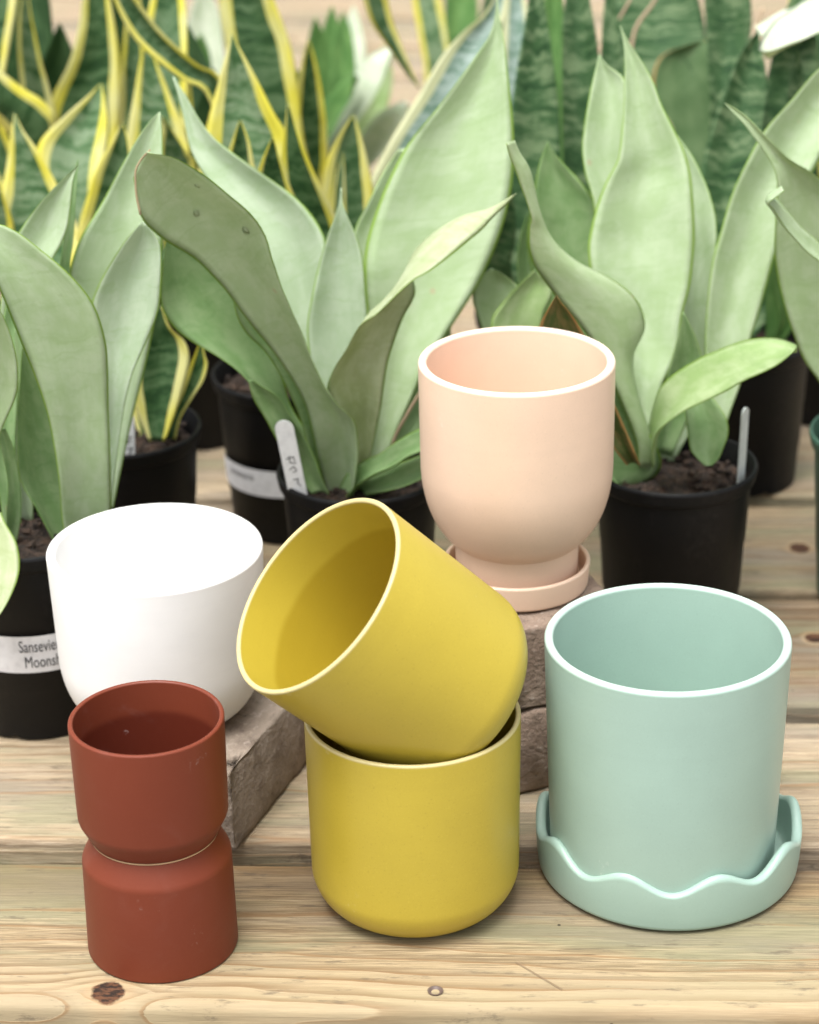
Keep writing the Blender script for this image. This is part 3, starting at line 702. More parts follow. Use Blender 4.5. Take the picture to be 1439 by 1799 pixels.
  ('M', '1935 14900 1044 2061 14900 1058 3.8;1993 14976 1329 2144 14976 1346 4.6;1993 15029 1533 2220 15029 1548 6.8;1985 15084 1755 2265 15084 1749 8.4;1985 15123 1902 2303 15123 1895 9.5;1996 15169 2085 2356 15169 2057 10.8;2012 15210 2229 2400 15210 2221 11.7;2042 15256 2391 2452 15256 2401 12.3;2088 15297 2534 2508 15297 2544 12.6;2151 15352 2749 2576 15352 2721 12.8;2255 15407 2974 2672 15407 2857 13.0;2374 15462 3167 2766 15462 3013 12.6;2536 15520 3335 2879 15520 3186 11.2;2705 15582 3516 2973 15582 3378 9.1;2931 15650 3683 3007 15650 3644 2.6'),
 ],
 'D': [
  ('M', '2981 14900 1112 3134 14900 1108 4.6;2891 14885 1325 3118 14885 1320 6.8;2721 14864 1621 3061 14864 1573 10.0;2606 14851 1789 3012 14851 1740 10.0;2524 14837 1974 2960 14837 1945 10.0;2458 14822 2157 2927 14822 2147 10.0;2402 14806 2358 2892 14806 2386 10.0;2366 14791 2556 2860 14791 2583 10.0;2359 14775 2751 2790 14775 2817 10.0;2361 14763 2923 2709 14763 2953 10.0;2349 14751 3076 2593 14751 3078 7.3;2300 14740 3180 2425 14740 3181 3.8;2214 14727 3303 2292 14727 3312 2.4;2119 14714 3428 2172 14714 3438 1.6;2052 14705 3497 2076 14705 3515 0.9;2007 14700 3550 2014 14700 3550 0.2'),
  ('M', '3075 14800 1152 3231 15000 1064 3.0;2999 14474 2038 3164 14674 2039 3.0;2802 14310 2443 2927 14510 2447 3.0;2539 14167 2690 2606 14367 2697 3.0;2411 14100 2810 2487 14300 2824 3.0;2305 14039 2940 2384 14239 2941 3.0;2222 13979 3075 2290 14179 3059 3.0;2185 13951 3131 2231 14151 3115 3.0;2223 13926 3180 2261 14126 3147 3.0;2265 13900 3229 2301 14100 3175 3.0'),
  ('U', '3231 15000 1064 3385 15000 1060 4.6;2797 15197 1937 3367 15197 1924 8.0;2754 15294 2343 3281 15294 2371 8.0;2768 15387 2745 3123 15387 2776 8.0;2819 15460 3070 2968 15460 3086 4.5;2873 15500 3249 2884 15500 3249 0.3'),
 ],
 'E': [
  ('V', '-1771 15300 1115 -1662 15300 1112 3.3;-1844 15322 1338 -1574 15322 1323 8.0;-1882 15340 1498 -1506 15340 1510 8.0;-1858 15358 1656 -1463 15358 1688 8.0;-1799 15373 1813 -1491 15373 1814 8.0;-1725 15386 1969 -1583 15386 1905 4.7;-1669 15400 2085 -1633 15400 2044 1.6'),
  ('V', '-1692 15400 1084 -1594 15400 1082 2.9;-1634 15421 1230 -1556 15421 1229 2.3;-1574 15442 1347 -1463 15442 1378 3.5;-1517 15462 1484 -1388 15462 1490 3.9;-1473 15478 1602 -1356 15478 1599 3.5;-1429 15490 1700 -1373 15490 1670 1.9;-1407 15500 1758 -1392 15500 1757 0.5'),
  ('V', '-1860 15500 1055 -1742 15500 1052 3.5;-1928 15576 1323 -1712 15576 1318 6.0;-1959 15642 1550 -1704 15642 1545 6.0;-1911 15707 1776 -1715 15707 1771 5.9;-1825 15762 1961 -1728 15762 1959 2.9;-1754 15800 2091 -1746 15800 2091 0.2'),
 ],
 'F': [
  ('V', '-1017 16500 1070 -809 16500 1065 6.2;-1278 16657 1853 -785 16657 1842 12.0;-1459 16779 2458 -725 16779 2442 12.0;-1414 16846 2774 -796 16846 2781 12.0;-1357 16889 2990 -903 16889 2972 12.0;-1301 16926 3164 -994 16926 3158 9.2;-1246 16963 3339 -1085 16963 3331 4.8;-1206 16988 3454 -1153 16988 3453 1.6;-1187 17000 3512 -1179 17000 3511 0.2'),
  ('V', '-1084 16300 1193 -921 16300 1190 4.9;-1240 16300 2183 -1000 16300 2177 6.0;-1239 16300 2597 -1001 16300 2592 6.0;-1217 16300 2801 -1028 16300 2797 5.7;-1171 16300 2941 -1053 16300 2939 3.5;-1117 16300 3073 -1101 16300 3073 0.5'),
  ('V', '-914 16150 1204 -751 16150 1200 4.9;-1040 16091 1955 -642 16091 1946 8.0;-1058 16055 2381 -665 16055 2373 8.0;-1024 16032 2673 -752 16032 2647 8.0;-964 16016 2857 -810 16016 2834 4.7;-913 16006 2966 -844 16006 2949 2.1;-882 16000 3031 -871 16000 3030 0.3'),
  ('V', '-804 16400 1104 -639 16400 1100 5.0;-837 16400 1844 -370 16400 1834 10.0;-847 16400 2099 -402 16400 2132 10.0;-837 16400 2351 -468 16400 2343 10.0;-846 16400 2600 -579 16400 2594 8.0;-838 16400 2805 -660 16400 2801 5.4;-811 16400 2987 -724 16400 2997 2.6;-788 16400 3160 -776 16400 3167 0.4'),
 ],
 'H': [
  ('V', '-2759 17000 1414 -2548 17000 1409 6.3;-2992 17132 1863 -2354 17132 1937 10.0;-3023 17177 2069 -2393 17177 2055 10.0;-2946 17254 2348 -2527 17254 2339 10.0;-2893 17324 2586 -2670 17324 2603 6.7;-2864 17367 2746 -2773 17367 2744 2.8;-2842 17400 2864 -2830 17400 2864 0.4'),
  ('V', '-2694 17400 1269 -2478 17400 1264 6.5;-2680 17521 1637 -2425 17521 1586 7.8;-2710 17648 2002 -2347 17648 1949 10.0;-2763 17762 2326 -2280 17762 2271 10.0;-2734 17834 2526 -2231 17834 2471 10.0;-2558 17902 2689 -2217 17902 2651 10.0;-2382 17961 2827 -2233 17961 2811 4.5;-2272 18000 2920 -2255 18000 2920 0.5'),
  ('V', '-2449 16900 1443 -2239 16900 1438 6.3;-2378 16931 1872 -1878 16931 1861 10.0;-2369 16948 2127 -1905 16948 2117 10.0;-2282 16965 2378 -1911 16965 2370 10.0;-2185 16981 2605 -1919 16981 2578 8.0;-2094 16991 2748 -1950 16991 2745 4.3;-2017 17000 2870 -1996 17000 2874 0.6'),
  ('V', '-2920 17200 1346 -2792 17200 1343 3.8;-3141 17092 2011 -2852 17092 1961 6.0;-3115 17058 2238 -2852 17058 2146 6.0;-3052 17026 2419 -2892 17026 2351 5.2;-2994 17000 2553 -2934 17000 2531 1.9'),
 ],
 'I': [
  ('V', '-2889 19300 1244 -2605 19300 1238 8.5;-2926 19337 1724 -2363 19337 1712 12.0;-2926 19375 2196 -2300 19375 2206 12.0;-2841 19398 2473 -2272 19398 2508 12.0;-2684 19421 2746 -2270 19421 2784 12.0;-2591 19441 3018 -2288 19441 3012 9.1;-2545 19459 3244 -2316 19459 3239 6.9;-2459 19482 3511 -2345 19482 3509 3.4;-2399 19500 3732 -2390 19500 3732 0.3'),
  ('V', '-3030 19000 1345 -2844 19000 1341 5.6;-3510 19085 2335 -3227 19085 2422 8.9;-3472 19115 2792 -3158 19115 2739 9.6;-3450 19137 3061 -3079 19137 3053 10.0;-3383 19158 3327 -3014 19158 3319 10.0;-3272 19179 3590 -2985 19179 3584 8.6;-3117 19200 3849 -3108 19200 3849 0.3'),
  ('V', '-2984 19300 1246 -2794 19300 1242 5.7;-3148 19341 2162 -2799 19341 2155 8.0;-3092 19356 2513 -2842 19356 2507 7.5;-3087 19370 2813 -2903 19370 2810 5.5;-3065 19383 3088 -2939 19383 3062 3.9;-3020 19394 3314 -2965 19394 3313 1.6;-2986 19400 3448 -2982 19400 3448 0.1'),
  ('V', '-3030 19000 1345 -2891 19000 1342 4.2;-2744 18825 2333 -3038 18825 2069 6.0;-2808 18776 2579 -3082 18776 2271 6.0;-2970 18727 2718 -3195 18727 2448 6.0;-3107 18679 2856 -3329 18679 2624 6.0;-3243 18630 2997 -3388 18630 2865 5.9;-3366 18600 3051 -3375 18600 3042 0.4'),
  ('V', '-2707 19700 1110 -2514 19700 1106 5.8;-2416 19771 1583 -2142 19771 1577 8.0;-2357 19850 2200 -2110 19850 2194 7.4;-2308 19910 2666 -2119 19910 2662 5.7;-2255 19958 3034 -2123 19958 3031 4.0;-2177 20000 3352 -2163 20000 3352 0.4'),
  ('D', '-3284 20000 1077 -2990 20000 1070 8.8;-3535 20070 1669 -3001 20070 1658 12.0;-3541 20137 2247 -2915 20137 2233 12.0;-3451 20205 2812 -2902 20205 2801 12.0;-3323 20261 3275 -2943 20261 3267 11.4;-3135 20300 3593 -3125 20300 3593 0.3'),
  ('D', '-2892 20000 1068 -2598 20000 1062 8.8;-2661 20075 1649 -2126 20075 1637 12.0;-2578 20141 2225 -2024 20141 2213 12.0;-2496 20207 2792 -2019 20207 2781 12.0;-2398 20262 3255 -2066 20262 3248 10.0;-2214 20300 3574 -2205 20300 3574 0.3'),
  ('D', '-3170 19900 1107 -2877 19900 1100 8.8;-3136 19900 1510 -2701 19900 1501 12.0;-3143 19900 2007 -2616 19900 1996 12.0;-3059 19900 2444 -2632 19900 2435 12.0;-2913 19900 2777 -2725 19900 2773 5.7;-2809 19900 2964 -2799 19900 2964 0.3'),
 ],
 'J': [
  ('V', '-1711 18200 1341 -1531 18200 1337 5.4;-1394 18132 2189 -1165 18132 2364 8.6;-1469 18090 2783 -1345 18090 2913 5.4;-1654 18072 2924 -1527 18072 3043 5.2;-1837 18053 3085 -1713 18053 3225 5.6;-1995 18036 3266 -1846 18036 3391 5.8;-2105 18017 3508 -1972 18017 3590 4.7;-2151 18000 3724 -2106 18000 3765 1.8'),
  ('V', '-1958 18000 1414 -1736 18000 1409 6.7;-2143 18212 1953 -1642 18212 2171 10.0;-2141 18317 2333 -1666 18317 2436 10.0;-2068 18416 2712 -1762 18416 2660 9.3;-2015 18498 2958 -1864 18498 2910 4.8;-1964 18566 3163 -1937 18566 3118 1.6;-1940 18600 3243 -1936 18600 3243 0.1'),
  ('V', '-1820 18400 1276 -1684 18400 1273 4.1;-1755 18709 2028 -1642 18709 2026 3.4;-1830 18976 2653 -1669 18976 2696 5.0;-1860 19075 2905 -1709 19075 2925 4.6;-1818 19161 3112 -1771 19161 3134 1.5;-1801 19200 3217 -1792 19200 3217 0.3'),
  ('V', '-1911 18400 1278 -1775 18400 1275 4.1;-1963 18807 2470 -1687 18807 2556 8.0;-2014 18975 2978 -1671 18975 3061 8.0;-1956 19074 3316 -1687 19074 3310 8.0;-1880 19158 3565 -1791 19158 3563 2.7;-1832 19200 3690 -1827 19200 3689 0.1'),
  ('V', '-1810 17800 1386 -1678 17800 1383 4.0;-1859 17676 2199 -1551 17676 2325 6.0;-1822 17642 2538 -1585 17642 2446 6.0;-1783 17625 2673 -1634 17625 2539 6.0;-1784 17600 2767 -1755 17600 2753 1.0'),
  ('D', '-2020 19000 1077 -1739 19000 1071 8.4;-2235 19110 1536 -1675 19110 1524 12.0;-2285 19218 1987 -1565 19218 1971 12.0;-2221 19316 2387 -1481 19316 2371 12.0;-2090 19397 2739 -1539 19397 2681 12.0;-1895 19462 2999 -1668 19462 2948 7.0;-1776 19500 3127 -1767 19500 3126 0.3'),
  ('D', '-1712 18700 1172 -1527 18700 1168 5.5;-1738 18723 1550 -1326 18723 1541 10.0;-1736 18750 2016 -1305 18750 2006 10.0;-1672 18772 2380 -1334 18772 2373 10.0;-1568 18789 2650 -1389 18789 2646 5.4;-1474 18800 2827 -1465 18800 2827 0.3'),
 ],
 'L': [
  ('V', '-1286 19300 1060 -1000 19300 1054 8.6;-1355 19365 1682 -766 19365 1669 14.0;-1360 19411 2104 -807 19411 2116 14.0;-1389 19454 2522 -836 19454 2510 14.0;-1410 19487 2797 -880 19487 2832 14.0;-1444 19515 3070 -955 19515 3060 14.0;-1447 19540 3295 -1034 19540 3286 12.4;-1388 19575 3606 -1114 19575 3600 8.2;-1265 19600 3825 -1242 19600 3824 0.7'),
  ('V', '-1209 19600 959 -1064 19600 955 4.3;-1203 19651 2228 -1061 19651 2225 4.2;-1209 19690 3165 -1093 19690 3163 3.5;-1116 19712 3710 -1005 19712 3617 4.3;-765 19727 3881 -681 19727 3675 6.0;-455 19746 3553 -201 19746 3570 6.0;-347 19757 3318 -115 19757 3313 6.0;-296 19765 3130 -87 19765 3125 6.0;-232 19774 2929 -45 19774 2926 5.6;-96 19784 2721 35 19784 2695 4.0;41 19793 2511 98 19793 2524 1.8;157 19800 2367 166 19800 2367 0.3'),
  ('V', '-1167 19700 924 -973 19700 920 5.8;-995 19700 1574 -659 19700 1567 10.1;-906 19700 2014 -621 19700 2008 8.5;-869 19700 2352 -643 19700 2348 6.8;-811 19700 2638 -689 19700 2635 3.7;-753 19700 2826 -743 19700 2826 0.3'),
 ],
 'M': [
  ('V', '-533 17500 1185 -359 17500 1181 5.2;-602 17536 1767 -214 17536 1759 8.0;-612 17559 2118 -218 17559 2110 8.0;-574 17575 2377 -250 17575 2370 8.0;-491 17588 2569 -292 17588 2564 6.0;-412 17596 2682 -327 17596 2680 2.5;-368 17600 2745 -346 17600 2744 0.6'),
  ('V', '-527 17300 1257 -420 17300 1254 3.2;-551 17300 1843 -424 17300 1840 3.8;-519 17300 2195 -422 17300 2193 2.9;-482 17300 2412 -424 17300 2410 1.8;-436 17300 2549 -428 17300 2549 0.3'),
  ('B', '-317 17600 1144 -186 17600 1141 3.9;-486 17663 1403 -51 17663 1302 8.0;-345 17792 1815 46 17792 1716 8.0;-272 17889 2100 162 17889 2046 8.0;-181 17958 2281 319 17958 2247 8.0;-23 18052 2532 477 18052 2530 8.0;134 18140 2745 613 18140 2814 8.0;313 18226 3019 717 18226 3033 8.0;490 18291 3197 772 18291 3213 8.0;645 18337 3314 809 18337 3332 5.0;778 18400 3514 821 18400 3513 1.3'),
 ],
 'Z': [
  ('Z', '944 17400 1188 1117 17400 1184 5.2;816 17437 1452 1183 17437 1444 10.0;798 17499 1883 1197 17499 1875 10.0;802 17560 2308 1181 17560 2300 10.0;818 17622 2727 1174 17622 2719 10.0;863 17674 3056 1133 17674 3093 8.2;925 17720 3384 1092 17720 3380 5.0;981 17769 3707 1044 17769 3706 1.9;1012 17800 3907 1016 17800 3907 0.1'),
  ('Z', '1181 17700 1075 1313 17700 1072 4.0;1140 17805 1688 1468 17805 1680 9.9;1186 17872 2074 1491 17872 2067 9.1;1201 17969 2626 1517 17969 2619 9.5;1212 18043 3045 1500 18043 3038 8.6;1235 18103 3376 1449 18103 3371 6.4;1301 18163 3703 1386 18163 3701 2.6;1340 18200 3906 1344 18200 3906 0.1'),
  ('G', '1064 17600 1114 1152 17600 1112 2.6;1092 17746 1798 1223 17746 1796 3.9;1089 17882 2431 1227 17882 2428 4.0;1081 18000 2971 1223 18000 2968 4.0;1085 18091 3382 1235 18091 3378 4.0;1131 18164 3706 1194 18164 3705 1.9;1162 18200 3867 1166 18200 3867 0.1'),
  ('Z', '1291 18000 965 1425 18000 962 4.0;1474 18144 1571 1697 18144 1566 6.0;1512 18261 2088 1721 18261 2084 6.0;1532 18358 2515 1735 18358 2511 6.0;1548 18455 2938 1723 18455 2934 5.3;1571 18532 3273 1681 18532 3270 3.3;1616 18600 3563 1625 18600 3563 0.3'),
  ('Z', '900 17400 1189 1031 17400 1186 3.9;551 17250 1612 807 17250 1606 6.0;593 17162 1906 825 17162 1901 6.0;675 17088 2147 821 17088 2144 4.4;756 17029 2336 798 17029 2335 1.2;780 17000 2429 784 17000 2429 0.1'),
  ('B', '860 18400 831 975 18400 829 3.4;837 18847 1932 998 18847 1928 4.8;805 19105 2564 1056 19105 2559 6.0;838 19294 3026 1043 19294 3022 6.0;890 19431 3361 982 19431 3359 2.7;935 19500 3527 940 19500 3527 0.1'),
 ],
 'G': [
  ('Z', '2355 17200 1046 2528 17200 1042 5.2;2205 17330 1549 2612 17330 1540 10.0;2192 17416 1879 2620 17416 1870 10.0;2227 17524 2288 2661 17524 2278 10.0;2311 17607 2612 2704 17607 2560 10.0;2417 17679 2893 2726 17679 2801 9.7;2523 17745 3132 2704 17745 3043 6.1;2629 17784 3248 2673 17784 3205 1.9;2659 17800 3286 2664 17800 3286 0.1'),
  ('G', '2692 17000 1067 2842 17000 1064 4.0;2679 16974 1302 2819 16974 1299 4.0;2658 16942 1581 2759 16942 1579 3.0;2670 16916 1810 2737 16916 1808 2.0;2687 16900 1945 2696 16900 1945 0.2'),
  ('Z', '2456 17000 1118 2584 17000 1115 3.8;2613 17050 1634 2908 17050 1627 6.0;2664 17089 2060 2978 17089 2053 6.0;2715 17121 2438 2988 17121 2389 6.0;2779 17158 2809 2951 17158 2826 5.2;2812 17179 3054 2911 17179 3052 3.0;2858 17200 3276 2867 17200 3276 0.2'),
  ('G', '2682 16800 1142 2766 16800 1140 2.5;2738 16741 1384 2855 16741 1382 3.5;2683 16676 1672 2774 16676 1670 2.7;2657 16622 1907 2706 16622 1906 1.5;2658 16600 2000 2662 16600 2000 0.1'),
  ('Z', '2644 17400 966 2775 17400 963 3.9;2692 17661 1790 3082 17661 1782 8.0;2715 17854 2404 3169 17854 2394 8.0;2760 17982 2809 3170 17982 2800 8.0;2848 18098 3171 3127 18098 3165 8.0;2977 18200 3489 2986 18200 3489 0.3'),
 ],
 'K': [
  ('Z', '2448 18700 1080 2634 18700 1076 5.6;2454 18847 1897 2578 18847 1894 3.7;2468 18937 2387 2609 18937 2384 4.2;2447 18995 2696 2715 18995 2690 8.0;2431 19044 2959 2784 19044 2951 10.6;2411 19094 3220 2780 19094 3212 11.1;2418 19143 3479 2723 19143 3472 9.2;2536 19200 3776 2603 19200 3775 2.0'),
  ('Z', '2215 19500 815 2505 19500 809 8.7;1797 19874 1859 2566 19874 1842 12.0;1731 20035 2308 2595 20035 2289 12.0;1761 20179 2708 2576 20179 2691 12.0;1839 20308 3062 2484 20308 3048 12.0;2011 20420 3368 2345 20420 3361 10.0;2181 20500 3586 2190 20500 3586 0.3'),
  ('E', '2276 19200 915 2514 19200 910 7.1;2160 19413 1738 2618 19413 1728 10.0;2091 19532 2189 2627 19532 2178 10.0;2069 19609 2457 2617 19609 2493 10.0;2140 19658 2633 2584 19658 2680 10.0;2329 19683 2699 2543 19683 2732 6.5;2479 19700 2743 2507 19700 2757 0.9'),
  ('Z', '2240 19300 882 2479 19300 877 7.2;2145 19405 1348 2549 19405 1339 8.0;2097 19511 1808 2571 19511 1798 8.0;2145 19595 2171 2522 19595 2163 8.0;2215 19658 2441 2451 19658 2436 7.1;2333 19700 2619 2342 19700 2618 0.3'),
 ],
 'N': [
  ('P', '3424 18300 1478 3442 17700 1671 -10.0;3492 17866 2823 3540 17266 2975 -10.0;3314 17619 3690 3338 17019 3533 -10.0;3048 17501 3576 3020 16901 3454 -10.0;2880 17433 3507 2859 16833 3409 -10.0;2730 17370 3417 2711 16770 3370 -10.0;2641 17318 3298 2585 16718 3349 -10.0;2617 17300 3229 2534 16700 3367 -10.0'),
  ('P', '3470 18550 1396 3504 18250 1492 6.0;3429 18381 2468 3547 18081 2546 6.0;3188 18249 3302 3270 17949 3239 6.0;2963 18207 3359 3007 17907 3254 6.0;2789 18171 3285 2800 17871 3216 6.0;2695 18150 3196 2668 17850 3241 6.0'),
  ('V', '3342 18600 1383 3480 18600 1380 4.1;3112 18815 2127 3386 18815 2121 8.0;3057 18940 2559 3361 18940 2552 8.0;3043 19026 2859 3337 19026 2852 8.0;3088 19126 3199 3291 19126 3194 6.1;3178 19200 3451 3187 19200 3451 0.3'),
  ('V', '3442 18400 1445 3578 18400 1442 4.1;3240 18634 2174 3488 18634 2169 7.4;3196 18770 2599 3444 18770 2594 7.4;3219 18891 2978 3421 18891 2973 6.1;3287 19000 3312 3296 19000 3311 0.3'),
 ],
 'W': [
  ('G', '-753 22500 730 -644 22500 728 3.3;-874 22500 1183 -629 22500 1178 7.3;-910 22500 1681 -668 22500 1676 7.3;-867 22500 2115 -680 22500 2111 5.6;-793 22500 2382 -777 22500 2381 0.5'),
  ('G', '-698 22500 729 -589 22500 727 3.3;-712 22661 1246 -494 22661 1242 6.6;-672 22823 1759 -427 22823 1754 7.4;-608 22936 2115 -456 22936 2112 4.6;-538 23000 2318 -527 23000 2318 0.3'),
  ('P', '-815 22700 672 -632 22100 848 8.0;-768 22595 1154 -591 21995 1236 8.0;-619 22500 1510 -369 21900 1556 8.0;-447 22419 1801 -204 21819 1815 8.0;-254 22346 2031 -94 21746 2069 8.0;-66 22300 2119 -54 21700 2246 8.0'),
  ('G', '-811 22600 702 -689 22200 819 8.0;-902 22486 1132 -730 22086 1131 8.0;-778 22362 1495 -556 21962 1516 8.0;-607 22271 1733 -441 21871 1780 8.0;-431 22200 1910 -413 21800 1999 8.0'),
  ('P', '-839 22600 702 -702 22600 699 4.1;-826 22958 1337 -578 22958 1331 7.4;-652 23224 1771 -348 23224 1764 8.0;-535 23390 2064 -369 23390 2060 5.0;-448 23500 2260 -437 23500 2259 0.3'),
  ('G', '-859 22400 763 -723 22400 760 4.1;-999 22258 1253 -786 22258 1193 6.6;-930 22148 1555 -769 22148 1606 5.1;-969 22054 1850 -835 22054 1901 4.3;-986 22000 2025 -976 22000 2024 0.3'),
  ('L', '-729 22600 700 -592 22600 697 4.1;-528 22722 1057 -308 22722 1052 6.6;-382 22834 1416 -135 22834 1411 7.4;-292 22925 1725 -73 22925 1721 6.6;-166 23000 1981 -155 23000 1981 0.3'),
  ('P', '-678 22750 654 -528 22250 800 8.0;-475 22615 917 -306 22115 1003 8.0;-356 22473 1235 -86 21973 1258 8.0;-187 22351 1485 51 21851 1479 8.0;56 22250 1616 65 21750 1726 8.0'),
  ('G', '-787 22700 671 -622 22700 668 5.0;-856 22856 1196 -526 22856 1189 8.0;-816 22997 1663 -486 22997 1656 8.0;-750 23122 2075 -558 23122 2071 5.8;-650 23200 2330 -639 23200 2330 0.3'),
 ],
 'X': [
  ('P', '-1913 22000 905 -1753 22000 902 4.8;-1992 22208 1671 -1620 22208 1663 10.0;-2002 22333 2125 -1631 22333 2117 10.0;-1937 22430 2475 -1672 22430 2469 7.9;-1822 22500 2722 -1812 22500 2722 0.3'),
  ('P', '-1989 22250 832 -1786 21750 977 8.0;-1898 21897 1535 -1703 21397 1614 8.0;-1909 21671 1968 -1642 21171 2013 8.0;-1937 21532 2213 -1671 21032 2253 8.0;-2035 21353 2464 -1842 20853 2527 8.0;-2071 21250 2565 -2013 20750 2670 8.0'),
  ('G', '-1843 21800 964 -1737 21800 961 3.2;-1874 21800 1829 -1718 21800 1825 4.7;-1909 21800 2146 -1717 21800 2142 5.8;-1874 21800 2303 -1745 21800 2300 3.9;-1806 21800 2406 -1796 21800 2405 0.3'),
 ],
 'S': [
  ('V', '193 23500 822 306 23500 820 3.4;235 23681 1525 490 23681 1520 7.6;186 23778 1902 468 23778 1896 8.5;137 23862 2224 418 23862 2218 8.4;172 23945 2542 340 23945 2539 5.0;260 24000 2752 271 24000 2752 0.3'),
  ('G', '310 23800 735 483 23800 731 5.2;383 24070 1425 727 24070 1418 10.0;449 24235 1848 794 24235 1841 10.0;486 24378 2218 773 24378 2212 8.6;636 24500 2533 647 24500 2533 0.3'),
  ('Z', '364 23600 790 536 23600 787 5.1;545 23730 1333 886 23730 1326 10.0;723 23832 1764 1062 23832 1757 10.0;842 23929 2194 1124 23929 2188 8.5;987 24000 2514 999 24000 2513 0.3'),
 ],
}

def catmull(P, t):
    n = len(P) - 1
    i = min(int(t), n - 1); f = t - i
    p0 = P[max(i - 1, 0)]; p1 = P[i]; p2 = P[i + 1]; p3 = P[min(i + 2, n)]
    return [0.5 * (2 * b + (c - a) * f + (2 * a - 5 * b + 4 * c - d) * f * f + (3 * b - a - 3 * c + d) * f ** 3) for a, b, c, d in zip(p0, p1, p2, p3)]

CAMP = Vector((0, 0, .745))
def leaf_mesh(rows, origin, kind, seed):
    st = [[float(q) for q in r.split()] for r in rows.split(';')]
    nl = max(26, 3 * len(st)); na = 10
    rnd = random.Random(seed)
    th0 = .0019 if kind in 'MULYO' else .0018
    L_, R_, Bw = [], [], []
    for i in range(nl + 1):
        q = catmull(st, (len(st) - 1) * i / nl)
        L_.append(Vector(q[0:3]) / 10000); R_.append(Vector(q[3:6]) / 10000); Bw.append(q[6] / 1000)
    s = [0.0]
    for i in range(nl): s.append(s[-1] + ((L_[i + 1] + R_[i + 1]) / 2 - (L_[i] + R_[i]) / 2).length)
    tot = s[-1]
    front, back, uvs = [], [], []
    ph = rnd.uniform(0, 9)
    prevn = None
    for i in range(nl + 1):
        l, r = L_[i], R_[i]
        i0, i1 = max(i - 1, 0), min(i + 1, nl)
        along = ((L_[i1] + R_[i1]) - (L_[i0] + R_[i0]))
        w = r - l
        n = w.cross(along)
        if n.length < 1e-12: n = prevn.copy() if prevn else (l - CAMP)
        n.normalize()
        if prevn is None:
            if n.dot(l - CAMP) < 0: n = -n
            flip = -1 if (w.cross(along)).dot(n) < 0 else 1
        else:
            n = (w.cross(along)).normalized() * flip if w.cross(along).length > 1e-12 else prevn
        prevn = n
        f = i / nl
        for j in range(na + 1):
            uu = j / na
            e = 2 * uu - 1
            rip = noise.noise(Vector((uu * 1.5 + ph, s[i] * 26, seed * .37))) * .0016 + noise.noise(Vector((ph * 3, s[i] * 48, e * 2))) * .0011 * e * e
            if f > .93: rip *= (1 - f) / .07
            c = l + w * uu + n * (Bw[i] * (1 - abs(e) ** 1.55) - Bw[i] * .35 + rip)
            th = th0 * (1 - .55 * f) * math.sqrt(max(0, 1 - e ** 4)) * .5
            th = min(th, w.length * .2)
            front.append(c - n * th - origin); back.append(c + n * th - origin)
            uvs.append((uu, s[i] / .1))
    V = front + back; U = uvs + uvs
    m = na + 1; off = len(front)
    F = []
    for i in range(nl):
        for j in range(na):
            a = i * m + j
            F.append((a, a + 1, a + 1 + m, a + m)); F.append((off + a, off + a + m, off + a + m + 1, off + a + 1))
        a = i * m; F.append((a, a + m, off + a + m, off + a))
        a = i * m + na; F.append((a, off + a, off + a + m, a + m))
    a = nl * m
    for j in range(na): F.append((a + j, a + j + 1, off + a + j + 1, off + a + j))
    for j in range(na): F.append((j, off + j, off + j + 1, j + 1))
    me = mesh('leaf', V, F, U)
    bm = bmesh.new(); bm.from_mesh(me)
    bmesh.ops.remove_doubles(bm, verts=bm.verts, dist=.00003)
    bmesh.ops.recalc_face_normals(bm, faces=bm.faces)
    bm.to_mesh(me); bm.free()
    me.polygons.foreach_set('use_smooth', [True] * len(me.polygons))
    return me

def nursery_pot_mesh(h, rt, rb):
    def fn(t, r, z):
        # shallow moulded drainage notches round the foot
        if z < .006 and r > rb * .8: return z + .003 * max(0, math.cos(6 * t)) ** 8, r
        return z, r
    lip = rt
    p = rounded([(0, .003, 0), (rb - .004, .003, .001), (rb - .003, 0, .001), (rb, 0, .002), (rb + (rt - rb - .0042) * .30, h * .27, 0), (rb + (rt - rb - .0042) * .30 + .0006, h * .275, 0), (rb + (rt - rb - .0042) * .62, h * .56, 0), (rb + (rt - rb - .0042) * .62 + .0005, h * .565, 0), (rt - .0042, h - .012, .001), (rt - .0036, h - .0115, .0005), (lip - .0015, h - .0095, .001), (lip, h - .002, .001), (lip - .0008, h, .0008), (lip - .0024, h, .0008), (rt - .0052, h - .011, .001), (rb - .002, .004, .001), (0, .004, 0)], 4)
    return lathe_mesh('nursery_pot', p, 72, fn)

